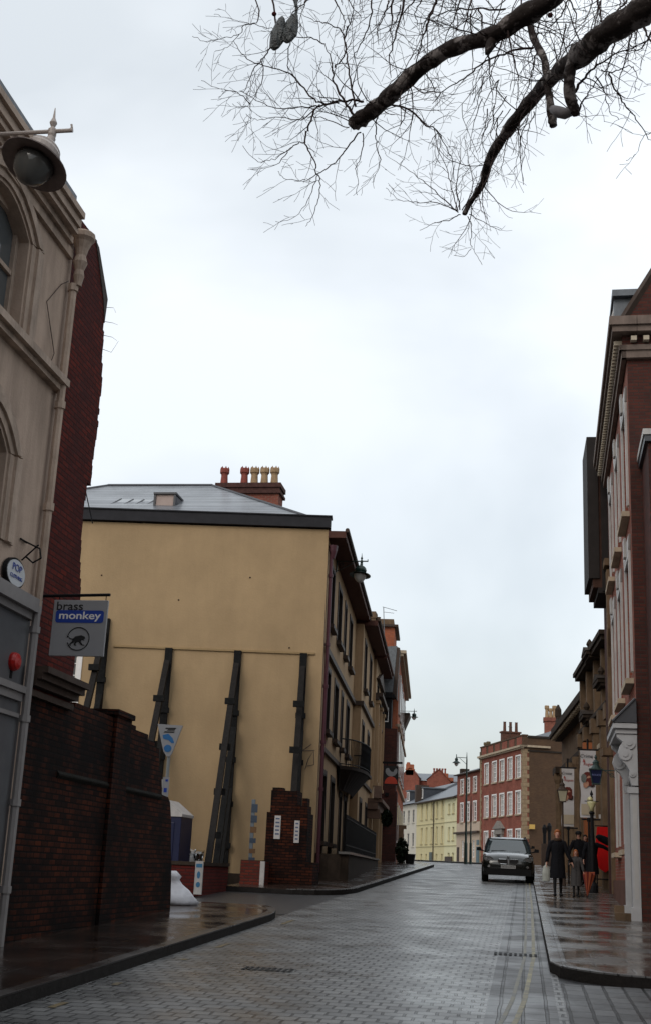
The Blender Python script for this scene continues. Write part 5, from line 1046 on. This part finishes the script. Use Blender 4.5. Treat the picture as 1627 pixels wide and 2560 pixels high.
def person(loc,rz,H,label,coat,hair,legs,LA,RA,stride=.12,coatlen=.50,hat=None,scarf=None,longhair=False,lean=0):
    """LA/RA = (elbow,wrist) in units of 1.7 m height, person's own frame, facing -y"""
    k=H/1.7; t=empty('person',loc,rz,label=label,cat='person')
    S=lambda x,y,z:Vector((x*k,(y)*k,z*k))
    J={}; E_=[]
    def add(n,x,y,z,r,par=None):
        J[n]=(S(x,y,z),(r if not hasattr(r,'__len__') else r[0])*k if not hasattr(r,'__len__') else (r[0]*k,r[1]*k))
        if par:E_.append((par,n))
    add('pel',0,0,.93,(.15,.10)); add('waist',0,0,1.08,(.125,.09),'pel'); add('chest',0,-lean*.4,1.27,(.155,.105),'waist'); add('neckb',0,-lean,1.42,(.075,.06),'chest'); add('neck',0,-lean,1.49,.048,'neckb'); add('head0',0,-lean-.01,1.56,(.068,.078),'neck'); add('head1',0,-lean-.01,1.63,(.074,.092),'head0'); add('head2',0,-lean,1.68,(.05,.06),'head1')
    for s,n,A,st in ((-1,'R',RA,stride),(1,'L',LA,-stride)):
        add(n+'sh',s*.165,-lean*.9,1.385,.055,'chest'); e,w_,=A
        add(n+'el',*e,.042,n+'sh'); add(n+'wr',*w_,.027,n+'el')
        d=(Vector(w_)-Vector(e)).normalized(); sx=Vector((1,0,0)); sd=d.cross(Vector((0,1,0))).normalized(); fwd=d.cross(sd).normalized()
        pc=Vector(w_)+d*.055; add(n+'pm',*pc,(.034,.018),n+'wr')
        for i in range(4):
            o_=fwd*((i-1.5)*.019); L_=(.032,.038,.036,.028)[i]
            a=pc+d*.035+o_; b=a+d*L_+sd*s*-.006; c=b+d*L_*.8+sd*s*-.018
            add(n+'f%da'%i,*a,.009,n+'pm'); add(n+'f%db'%i,*b,.008,n+'f%da'%i); add(n+'f%dc'%i,*c,.007,n+'f%db'%i)
        a=Vector(w_)+d*.025-fwd*.032; add(n+'ta',*a,.011,n+'pm'); add(n+'tb',*(a+d*.035-fwd*.018),.009,n+'ta')
        hx=s*.085; add(n+'hip',hx,0,.88,.085,'pel'); add(n+'kn',hx*1.0,-st*.5-.01,.48,.056,n+'hip'); add(n+'an',hx,-st,.09,.036,n+'kn'); add(n+'to',hx*1.15,-st-.13,.035,.034,n+'an')
    b=skin_body('body',J,E_,[SKIN,legs],t)
    for p in b.data.polygons:
        z=p.center.z/k
        if z<.92 and abs(p.center.x)/k<.17: p.material_index=1
    # shoes
    for s,st in ((-1,stride),(1,-stride)):
        hx=s*.085; mb=MB(); mb.loft([[(hx*k+ (hx*.15*max(0,-yy)/.2)*k+w*math.cos(a)*k,(yy-st)*k,(.045+h*math.sin(a))*k) for a in [2*math.pi*i/10 for i in range(10)]] for yy,w,h in ((.07,.02,.03),(.05,.04,.045),(-.03,.043,.045),(-.12,.048,.035),(-.19,.035,.025),(-.215,.012,.012))]); mb.build('shoe',BLK,t,smooth=True)
    # coat: torso shell with skirt, collar, and sleeves following the arms
    rings=[]
    z0=.93-coatlen+.1
    for z,rx,ry in ((z0,.215,.16),(z0+.15,.205,.155),(.93,.185,.135),(1.05,.160,.118),(1.2,.178,.125),(1.33,.20,.125),(1.40,.165,.105),(1.445,.09,.085),(1.49,.085,.085)):
        ln=-lean*max(0,(z-1.0))/.42
        rings.append([((rx*math.cos(a)*(1+.03*math.sin(5*a+z*6)))*k,(ry*math.sin(a)+ln)*k,z*k) for a in [2*math.pi*i/20 for i in range(20)]])
    mb=MB(); mb.loft(rings,caps=False)
    for n,A,s in (('R',RA,-1),('L',LA,1)):
        sh=S(s*.165,-lean*.9,1.385); el=S(*A[0]); wr=S(*A[1]); mb.tube([S(s*.10,-lean*.9,1.39),sh,sh.lerp(el,.5),el,el.lerp(wr,.5),wr],[.075*k,.078*k,.066*k,.058*k,.052*k,.046*k],12)
    c_=mb.build('coat',coat,t,smooth=True)
    mb=MB(); mb.tube([S(0,-.125,1.40-.0*lean)+S(0,-lean,0)*1,S(0,-.135,1.15),S(0,-.15,.95),S(0,-.165,z0+.02)],.006*k,4)
    for z in (1.28,1.12,.98): mb.tube([S(.03,-.14-lean*max(0,(z-1))/.42,z),S(.03,-.152-lean*max(0,(z-1))/.42,z)],.014*k,8)
    mb.build('buttons',BLK,c_)
    if scarf: mb=MB(); mb.lathe([(.07*k,1.42*k),(.11*k,1.44*k),(.105*k,1.49*k),(.07*k,1.51*k)],(0,-lean*k,0),14); mb.build('scarf',scarf,t,smooth=True)
    # hair or cap, and face
    hc=Vector((0,(-lean+.012)*k,1.635*k)); mb=MB(); rr=[]
    for i in range(9):
        ph=R(-38+i*128/8.); z=math.sin(ph)*.112; r=math.cos(ph)
        rr.append([(hc.x+r*.088*math.cos(a)*k*(1+.05*math.sin(7*a+i)),hc.y+(r*.105*math.sin(a)*(1 if math.sin(a)>-.25 or z>.045 else .55))*k,hc.z+z*k) for a in [2*math.pi*q/18 for q in range(18)]])
    mb.loft(rr)
    if longhair: mb.loft([[(hc.x+rx*math.cos(a)*k,hc.y+(.045+ry*math.sin(a))*k,hc.z+z*k) for a in [2*math.pi*q/14 for q in range(14)]] for z,rx,ry in ((.02,.085,.06),(-.08,.1,.065),(-.16,.105,.06),(-.22,.08,.04))])
    mb.build('hair',hair,t,smooth=True)
    fy=(-lean-.098)*k
    mb=MB()
    for s in (-1,1): mb.lathe([(.002*k,-.007*k),(.011*k,0),(.002*k,.007*k)],(s*.031*k,fy+.008*k,1.635*k),8)
    mb.build('eyes',INK,t)
    mb=MB(); mb.prism([(-.012*k,1.592*k),(.012*k,1.592*k),(.004*k,1.635*k),(-.004*k,1.635*k)],'y',fy-.016*k,fy+.02*k); 
    for s in (-1,1): mb.lathe([(.004*k,-.02*k),(.014*k,0),(.004*k,.025*k)],(s*.077*k,(-lean)*k,1.62*k),6)
    mb.build('nose_and_ears',SKIN,t); mb=MB(); mb.prism([(-.022*k,1.568*k),(0,1.572*k),(.022*k,1.568*k),(0,1.556*k)],'y',fy-.002*k,fy+.02*k); mb.build('mouth',mat('lips',(.25,.06,.05),.5,var=0),t)
    if hat: mb=MB(); mb.lathe([(.105*k,0),(.112*k,.02*k),(.10*k,.075*k),(.05*k,.105*k)],(hc.x,hc.y,hc.z+.015*k),16); mb.box(-.07*k,.07*k,hc.y-.17*k,hc.y-.08*k,hc.z+.015*k,hc.z+.03*k); mb.build('cap',hat,t,smooth=False)
    return t
YW=34.0; zw=G(YW)+KH
wm=person((.86,YW,zw),R(3),1.66,'ginger haired woman in a knee length black coat walking hand in hand with a child',COATB,HAIRG,BLK,((.26,-.03,1.12),(.36,-.08,.90)),((-.25,.02,1.13),(-.29,-.03,.88)),coatlen=.56,longhair=False,scarf=mat('fur_collar',(.05,.03,.02),.95,var=.3,vs=30))
chd=person((1.33,YW+.05,zw),R(-2),1.18,'small child in a long grey coat holding the hand of the ginger haired woman',COATG,HAIRG,BLK,((.24,.0,1.14),(.28,-.06,.94)),((-.25,-.02,1.16),(-.22,-.08,1.22-.02)),coatlen=.62,longhair=True,stride=.08)
sc=1.66/1.7
mb=MB(); mb.loft([[(-.0+rx*math.cos(a),ry*math.sin(a),z) for a in [2*math.pi*q/12 for q in range(12)]] for z,rx,ry in ((-.46,.05,.03),(-.44,.10,.05),(-.25,.105,.055),(-.08,.07,.03),(-.04,.02,.015),(.02,.015,.012))]); mb.build('carrier_bag',mat('bag_pale',(.30,.31,.28),.5,var=.15,vs=9,bump=.4,bs=12),loc=(.86-.31*sc,YW-.05,zw+.84*sc),label='pale plastic carrier bag hanging from the right hand of the woman',cat='bag')
t=empty('umbrella',(1.72,YW-.0,zw),0,label='folded orange and red striped umbrella carried point down beside the child',cat='umbrella')
cols=[mat('umbrella_orange',(.24,.06,.025),.6,var=.1),mat('umbrella_red',(.14,.025,.02),.6,var=.1)]
mb=MB(); n=16; tip=Vector((.02-.13,0,.04)); top=Vector((-.06,0,.62)); ax=(top-tip)
for i in range(n):
    mb.mi=i%2; a0,a1=2*math.pi*i/n,2*math.pi*(i+1)/n; rt=.17*(1 if i%2 else .86); r1=.17*(.86 if i%2 else 1)
    p=lambda a,r,f:tuple(tip+ax*f+Vector((r*math.cos(a),r*.7*math.sin(a),.04*math.sin(3*a)*f)))
    mb.add([p(a0,.008,0),p(a1,.008,0),p(a1,r1,1),p(a0,rt,1)],[(0,1,2,3)])
    mb.add([p(a0,rt,1),p(a1,r1,1),tuple(top+Vector((0,0,.03)))],[(0,1,2)])
mb.mi=0; mb.build('canopy',cols,t); mb=MB(); mb.tube([tip-Vector((0,0,.04)),top+Vector((0,0,.02)),top+Vector((-.12,0,.1))],.009,6); mb.build('shaft',BLK,t)
Y1=43.; p=at(1446,2180,Y1); person((p.x,Y1,G(Y1)+KH),R(5),1.68,'bulky man in a black coat and dark cap standing beyond the child',COATB,HAIRD,BLK,((.26,-.05,1.14),(.30,-.12,.92)),((-.28,0,1.15),(-.34,-.05,.95)),coatlen=.5,hat=BLK)
p=at(1463,2180,44.5); person((p.x,44.6,G(44.5)+KH),R(-4),1.60,'person with a bare head in a dark coat, half hidden beside the capped man',mat('dark_plum_coat',(.02,.008,.01),.9,var=.2),HAIRD,BLK,((.24,-.05,1.14),(.25,-.12,.92)),((-.26,0,1.15),(-.28,-.05,.95)))
p=at(1479,2180,39.5); person((p.x,39.5,G(39.5)+KH),R(8),1.62,'grey haired person in a dark coat reaching across in front of the red banner',COATB,HAIRS,BLK,((.36,-.1,1.33),(.56,-.12,1.22)),((-.26,-.02,1.15),(-.28,-.08,.92)),lean=.05,coatlen=.55)
mb=MB(); mb.loft([[(x,-.0+.1*math.sin(a),z+h*math.cos(a)) for a in [2*math.pi*q/10 for q in range(10)]] for x,z,h in ((-.28,.12,.03),(-.2,.1,.1),(0,.02,.13),(.2,-.06,.11),(.27,-.08,.03))]); mb.build('dark_bundle',COATB,loc=(at(1512,2103,39.2).x,39.2,at(1512,2103,39.2).z),label='dark rolled bundle held out in front of the red banner',cat='bundle',smooth=True)
# ================================================================== plane tree overhead
TR=empty('plane_tree',(5.6,6.5,G(6.5)+KH),0,label='bare plane tree whose mottled limbs and fine twigs hang across the top of the sky',cat='tree')
TI=Matrix.Translation(TR.location).inverted()
def tpart(name,mb,m,**k):
    o=mb.build(name,m,TR,**k); o.matrix_parent_inverse=TI.copy(); return o
rnd=random.Random(11)
def smooth_path(P,n=6):
    out=[]
    for i in range(len(P)-1):
        p0=P[max(i-1,0)];p1=P[i];p2=P[i+1];p3=P[min(i+2,len(P)-1)]
        for k in range(n):
            t=k/n; out.append(tuple(.5*((2*b)+(-a+c)*t+(2*a-5*b+4*c-d)*t*t+(-a+3*b-3*c+d)*t**3) for a,b,c,d in zip(p0,p1,p2,p3)))
    out.append(tuple(P[-1])); return out
def limb(pts,name='limb',n=10,knob=.12,sm=5):
    """pts: (px,py,Y,half width px)"""
    W=[]
    for px,py,Y,hw in pts:
        p=at(px,py,Y); d=(p-EYE).dot(CF); W.append((p.x,p.y,p.z,hw/F_*d))
    W=[(a,b,c,d*.78) for a,b,c,d in W]; Q=smooth_path(W,sm); mb=MB(); mb.tube([q[:3] for q in Q],[q[3]*(1+knob*math.sin(i*1.7)*rnd.uniform(.3,1)) for i,q in enumerate(Q)],n)
    mb.v=[tuple(Vector(v)+Vector((rnd.uniform(-1,1),rnd.uniform(-1,1),rnd.uniform(-1,1)))*Q[min(len(Q)-1,i//n)][3]*.09) for i,v in enumerate(mb.v)]
    tpart(name,mb,BARK,smooth=True); return Q
tr=MB(); TP_=[(5.6,6.5,G(6.5)),(5.55,6.5,1.5),(5.5,6.55,3.5),(5.2,6.6,5.2)]
tr.tube(TP_,[.42,.33,.28,.26],14); tpart('trunk',tr,BARK,smooth=True)
def big(P): 
    mb=MB(); mb.tube(P,[.26,.22,.16,.13][:len(P)],12); tpart('limb',mb,BARK,smooth=True)
a1=at(1400,-40,7.5); a2=at(1680,-50,7.3)
big([(5.2,6.6,5.0),(4.6,6.6,6.6),(3.2,6.8,7.6),tuple(a1+(a1-at(1340,25,7.5))*1.6)][:4]); 
L1=limb([(1430,-70,7.5,34),(1370,0,7.5,33),(1300,45,7.6,33),(1230,88,7.75,28),(1130,120,8.0,26),(1050,170,8.3,25),(980,235,8.5,26),(925,280,8.8,25),(890,305,8.9,25),(876,318,8.92,14)])
limb([(1232,95,7.75,16),(1222,118,7.72,14),(1215,135,7.7,5)],knob=0)
L2=limb([(1700,-60,7.2,48),(1600,30,7.4,44),(1520,80,7.6,42),(1460,130,7.9,40),(1400,175,8.3,28),(1340,235,8.8,22),(1280,310,9.3,19),(1225,395,9.9,16),(1205,460,10.3,11),(1175,505,10.5,9),(1160,535,10.5,8)])
big([(5.2,6.6,5.0),(4.4,6.9,6.2),(3.0,7.1,7.0),tuple(at(1690,-50,7.2))]) 
limb([(1430,155,8.0,20),(1422,190,8.0,18),(1424,240,8.05,19),(1436,275,8.1,16),(1440,290,8.12,11)],knob=.05)
limb([(1320,50,8.6,9),(1335,100,8.6,12),(1360,150,8.5,12),(1365,200,8.5,11),(1372,240,8.5,12),(1378,290,8.5,15),(1382,315,8.5,12)])
mb=MB(); p=at(1404,281,8.3); mb.tube([at(1380,272,8.35),at(1395,280,8.3),at(1412,284,8.25),at(1428,280,8.2)],[.03,.045,.043,.03],10); tpart('pale_bark_scar',mb,mat('bare_pale_wood',(.20,.19,.20),.7,var=.2,vs=8),smooth=True)
# twigs
TW=MB(); nseg=[0]
def grow(p,d,L,r,lvl,drop):
    if nseg[0]>60000: return
    n=max(3,int(L/.052)); pts=[p.copy()]; dd=d.normalized(); rs=[r]; bend=Vector((rnd.uniform(-1,1),rnd.uniform(-1,1),rnd.uniform(-1,1)))*.09
    for i in range(n):
        z=Vector((rnd.uniform(-1,1),rnd.uniform(-1,1),rnd.uniform(-1,1)))*.25
        f=(i/n); dd=(dd+bend*.8+z+Vector((0,0,drop*(1 if f<.6 else -1.1)*.10))).normalized(); p=p+dd*(L/n); pts.append(p.copy()); rs.append(max(.0018,r*(1-.72*(i+1)/n)))
    TW.tube(pts,rs,3,caps=False); nseg[0]+=n
    if lvl<=0: return
    k=int(L/(.08 if lvl>1 else .07)); s=1
    for i in range(1,k):
        if rnd.random()<.25: continue
        t=i/k; j=min(len(pts)-2,int(t*n)); t_=(pts[j+1]-pts[j]).normalized(); side=t_.cross(Vector((rnd.uniform(-1,1),rnd.uniform(-.6,.6)-1.,rnd.uniform(-1,1)))).normalized()*s; s=-s
        grow(pts[j].copy(),(t_*.75+side*rnd.uniform(.5,.9)),L*(rnd.uniform(.28,.55))*(1-.45*t),rs[j]*.62,lvl-1,drop)
def twig(pts,r0=.008,lvl=2,drop=.3,kids=None,kl=.42):
    """main twig traced as (px,py,Y); recursive side shoots"""
    W=[tuple(at(*q)) for q in pts]; Q=[Vector(q) for q in smooth_path(W,5)]
    Lt=sum((Q[i+1]-Q[i]).length for i in range(len(Q)-1)); n=len(Q)
    Q=[q+Vector((rnd.uniform(-1,1),rnd.uniform(-1,1),rnd.uniform(-1,1)))*.008 for q in Q]
    rs=[max(.0022,r0*(1-.78*i/(n-1))) for i in range(n)]; TW.tube(Q,rs,4,caps=False); nseg[0]+=n
    k=int(Lt/.09); s=1
    for i in range(1,k):
        if rnd.random()<.2: continue
        t=i/k; j=min(n-2,int(t*(n-1))); t_=(Q[j+1]-Q[j]).normalized(); side=t_.cross(Vector((rnd.uniform(-.8,.8),-1,rnd.uniform(-.8,.8)))).normalized()*s; s=-s
        grow(Q[j].copy(),t_*.8+side*rnd.uniform(.4,.9),kl*rnd.uniform(.5,1.1)*(1-.4*t),rs[j]*.6,lvl-1,drop)
YT=8.9
T=[ # from the first stub, fanning left (traced)
 ([(885,290,YT),(860,255,YT),(835,205,YT),(830,160,YT),(812,110,YT)],.016),
 ([(890,265,YT),(876,210,YT),(868,150,YT),(862,90,YT),(880,40,8.7),(885,0,8.6)],.014),
 ([(910,255,YT),(880,250,YT),(845,255,YT),(810,258,YT),(780,245,YT),(745,205,YT),(720,180,YT),(660,165,YT),(610,140,YT),(585,100,YT)],.013),
 ([(845,255,YT),(800,265,YT),(745,270,YT),(690,270,YT),(640,250,YT),(600,225,YT)],.010),
 ([(805,262,YT),(785,275,YT),(775,310,YT),(762,345,YT),(770,375,YT),(785,400,YT),(790,430,YT),(800,455,YT),(795,500,YT),(780,540,YT),(765,567,YT)],.011),
 ([(762,355,YT),(740,360,YT),(715,380,YT),(680,400,YT),(640,400,YT),(607,365,YT)],.008),
 ([(720,375,YT),(690,412,YT),(632,425,YT)],.006),
 ([(900,330,YT),(870,365,YT),(845,400,YT),(800,432,YT),(760,450,YT),(710,445,YT),(697,428,YT)],.008),
 ([(795,435,YT),(775,490,YT),(740,540,YT),(690,556,YT)],.006),
 ([(905,335,YT),(905,380,YT),(890,415,YT),(893,450,YT),(892,487,YT)],.006),
 ([(945,280,YT),(938,320,YT),(940,355,YT),(950,400,YT),(942,430,YT),(930,458,YT)],.007),
 ([(800,262,YT),(770,290,YT),(740,300,YT),(690,292,YT),(645,300,YT),(615,285,YT)],.007),
 ([(870,320,YT),(820,300,YT),(770,292,YT),(720,310,YT),(680,330,YT)],.006),
 ([(835,170,YT),(862,130,YT),(855,80,YT),(820,60,8.8),(780,50,8.8),(740,30,8.8)],.009),
 ([(812,110,YT),(780,95,YT),(740,92,YT),(690,75,YT),(640,62,YT),(610,55,YT),(570,45,YT),(535,33,YT)],.007),
 ([(745,0,8.8),(740,60,8.8),(725,110,8.85),(720,165,8.9),(740,200,8.9),(752,260,8.9)],.009),
 ([(680,-10,8.8),(690,60,8.8),(675,120,8.85),(655,150,8.9),(630,180,8.9),(615,220,8.9),(610,232,8.9)],.010),
 ([(655,150,8.9),(658,190,8.9),(640,235,8.9),(625,260,8.9),(600,270,8.9),(580,262,8.9)],.006),
 ([(640,-10,8.8),(645,50,8.8),(610,65,8.8),(600,85,8.8),(560,95,8.85),(520,105,8.85),(482,90,8.9)],.007),
 ([(630,260,8.9),(590,230,8.9),(550,222,8.9),(505,200,8.9)],.005),
 ([(600,85,8.8),(570,118,8.8),(535,128,8.8)],.004),
 ([(615,232,8.9),(628,280,8.9),(625,300,8.9),(606,316,8.9)],.004),
 # right of the stub, arching over and down
 ([(930,270,YT),(985,262,YT),(1030,280,YT),(1060,310,YT),(1090,325,YT),(1110,360,9.2),(1130,400,9.5),(1135,450,9.7)],.013),
 ([(1090,325,YT),(1100,350,YT),(1095,390,YT),(1085,420,YT)],.006),
 ([(1015,275,YT),(1000,310,YT),(960,330,YT),(940,360,YT)],.006),
 # second stub, upward fan
 ([(1143,530,10.5),(1110,500,10.5),(1065,460,10.5),(1010,420,10.5),(960,385,10.5)],.009),
 ([(1143,528,10.5),(1130,480,10.5),(1115,420,10.5),(1090,360,10.5),(1085,310,10.5)],.009),
 ([(1148,525,10.5),(1140,460,10.5),(1150,400,10.5),(1148,340,10.5)],.008),
 ([(1140,525,10.5),(1100,510,10.5),(1050,505,10.5),(1000,500,10.5),(965,470,10.5)],.007),
 ([(1155,525,10.5),(1180,470,10.5),(1170,400,10.5),(1160,340,10.5)],.007),
 ([(1148,535,10.5),(1120,550,10.5),(1080,560,10.5),(1050,575,10.5)],.007),
 ([(1168,540,10.5),(1178,570,10.5),(1175,605,10.5),(1182,625,10.5),(1205,662,10.5)],.006),
 ([(1175,620,10.5),(1160,640,10.5),(1135,637,10.5)],.004),
 ([(1170,535,10.5),(1200,550,10.5),(1220,562,10.5),(1255,572,10.5)],.006),
 ([(1180,500,10.5),(1210,500,10.5),(1240,505,10.5)],.005),
 # curtain between the limbs
 ([(1090,0,8.0),(1075,40,8.0),(1060,80,8.0),(1050,120,8.1),(1035,150,8.1)],.012),
 ([(1260,25,7.9),(1190,22,7.9),(1130,25,8.0),(1090,40,8.0),(1070,60,8.0)],.011),
 ([(1330,120,8.4),(1270,130,8.4),(1210,155,8.4),(1160,195,8.4),(1110,225,8.4),(1080,260,8.4)],.013),
 ([(1340,130,8.4),(1330,170,8.4),(1318,220,8.4),(1300,260,8.4),(1290,300,8.4)],.008),
 ([(1220,135,7.9),(1222,180,7.9),(1228,230,8.0),(1230,280,8.0)],.009),
 ([(1350,20,8.3),(1345,70,8.3),(1338,100,8.4),(1320,140,8.4),(1325,190,8.5)],.010),
 ([(1300,300,9.2),(1275,330,9.3),(1262,370,9.4),(1255,410,9.4),(1235,440,9.5)],.008),
 ([(1290,310,9.3),(1300,350,9.3),(1290,400,9.4),(1285,430,9.4)],.006),
 ([(1195,20,8),(1205,60,8),(1195,100,8),(1180,130,8.1)],.009),
 ([(1000,10,8.4),(990,50,8.4),(960,90,8.4),(930,110,8.5)],.007),
 ([(930,0,8.5),(925,50,8.5),(905,100,8.6),(885,140,8.7),(900,145,8.7),(940,142,8.6)],.008),
 ([(1150,-10,8),(1130,50,8),(1110,100,8.1),(1120,160,8.2)],.008),
 # right side sprays
 ([(1436,230,8.1),(1455,200,8.1),(1490,165,8.1),(1540,135,8.1),(1600,110,8.1),(1650,90,8.1)],.014),
 ([(1440,285,8.1),(1455,255,8.1),(1475,225,8.1),(1510,180,8.1),(1545,140,8.1)],.010),
 ([(1500,175,8.1),(1530,180,8.1),(1570,165,8.0),(1590,185,8.0),(1585,230,8.0)],.008),
 ([(1520,180,8.1),(1535,220,8.1),(1560,260,8.1),(1590,300,8.1),(1620,345,8.1),(1645,360,8.1)],.009),
 ([(1490,190,8.1),(1510,230,8.1),(1520,270,8.1),(1545,300,8.1)],.007),
 ([(1640,330,8.1),(1610,340,8.1),(1590,385,8.1),(1565,400,8.1)],.005),
 ([(1640,60,8.0),(1600,120,8.0),(1560,130,8.0),(1500,135,8.0)],.009),
 ([(1480,-10,8.2),(1470,30,8.2),(1455,60,8.2),(1420,80,8.2)],.008),
 ([(1420,-10,8.2),(1400,40,8.2),(1370,70,8.3),(1350,110,8.4)],.009),
]
for q,r in T: twig(q,r*.85,lvl=2,drop=.25,kl=.46)
for i in range(46):    # hanging curtain in front of and behind the limbs, top right
    x=rnd.uniform(760,1640); y=rnd.uniform(-90,70) if x>1000 else rnd.uniform(-90,0); Y=rnd.uniform(7.6,9.0); dx=rnd.uniform(-70,50); h_=rnd.uniform(90,230)*(1 if x>980 else .6)
    twig([(x,y,Y),(x+dx*.4,y+h_*.35,Y),(x+dx*.9,y+h_*.7,Y),(x+dx*.8,y+h_,Y)],rnd.uniform(.005,.010),lvl=2,drop=.35,kl=.36)
for i in range(16):
    x=rnd.uniform(1180,1340); y=rnd.uniform(150,300); twig([(x,y,8.9),(x-rnd.uniform(5,40),y+60,8.9),(x-rnd.uniform(-10,50),y+rnd.uniform(100,170),8.9)],.005,lvl=1,drop=.3,kl=.3)
print('SEG',nseg[0])
for i in range(26):    # finer shoots straight off the limbs
    q=L1[rnd.randrange(6,len(L1)-4)]; grow(Vector(q[:3]),Vector((rnd.uniform(-1,1),rnd.uniform(-.4,.4),rnd.uniform(-1,1))),rnd.uniform(.4,.9),.006,2,.3)
for i in range(26):
    q=L2[rnd.randrange(6,len(L2)-2)]; grow(Vector(q[:3]),Vector((rnd.uniform(-1,1),rnd.uniform(-.4,.4),rnd.uniform(-1,1))),rnd.uniform(.4,.8),.006,2,.3)
tw=tpart('twigs',TW,TWIG); tw['kind']='stuff'
mb=MB()
for px,py,Y in ((686,35,8.8),(1374,38,8.2)): p=at(px,py,Y); mb.lathe([(.004,-.022),(.018,-.012),(.023,0),(.018,.012),(.004,.022)],p,8)
tpart('seed_balls',mb,mat('seed_ball',(.06,.012,.012),.8,var=.2))
# snagged bag
mb=MB(); c0=at(700,78,8.7)
def lobe(ax0,ax1,r,sd):
    a,b=at(*ax0,8.7),at(*ax1,8.7); d=b-a; n=12; rings=[]; s1=CR; s2=CF
    for i,(f,w) in enumerate(((0,.1),(.08,.45),(.25,.8),(.5,1),(.75,.98),(.92,.7),(1,.2))):
        c=a+d*f; rings.append([tuple(c+s1*(math.cos(t)*r*w*(1+.13*math.sin(3*t+i*sd)))+s2*(math.sin(t)*r*w*.6*(1+.2*math.cos(4*t+i*sd)))) for t in [2*math.pi*k/n for k in range(n)]])
    mb.loft(rings)
lobe((738,32),(718,108),.062,2.1); lobe((706,40),(686,126),.062,3.3); mb.tube([at(733,-20,8.7),at(742,20,8.7),at(740,40,8.7)],[.02,.016,.012],6)
bo=bpy.data.objects.new; o=mb.build('snagged_bag',mat('crumpled_dark_foil',(.012,.012,.011),.35,col2=(.07,.08,.08),vs=22,bump=.9,bs=45),smooth=False,label='crumpled dark silvery bag of two lobes snagged in the plane tree twigs',cat='bag')
# ================================================================== unseen buildings added behind the viewer to darken the lower left
B=Bld('corner_light_blocker',(3.2,-30),0,'R','plain brick block added out of view behind the viewer on the right to shade the left wall')
mb=MB(); mb.box(0,31,-12,0,-2,12.5); B.part('wall',mb,REDD); mb=MB(); mb.prism([(.3,12.5),(-6,16),(-12.3,12.5)],'x',-.2,31.2); B.part('roof',mb,SLATV)
for k in range(7):
    for z in (1.5,5,8.6):
        mb=MB(); mb.box(2+k*4,3.3+k*4,.003,.05,z,z+2); B.part('window',mb,WHT)
B=Bld('rear_light_blocker',(-14,-34),90,'L','long brick block added out of view behind the viewer to cut light on the street')  # added out of view to block light from behind
mb=MB(); mb.box(-4,30,-.0,8,-3,11); B.part('wall',mb,REDD); mb=MB(); mb.prism([(-.3,11),(4,14),(8.3,11)],'x',-4.2,30.2); B.part('roof',mb,SLATV)
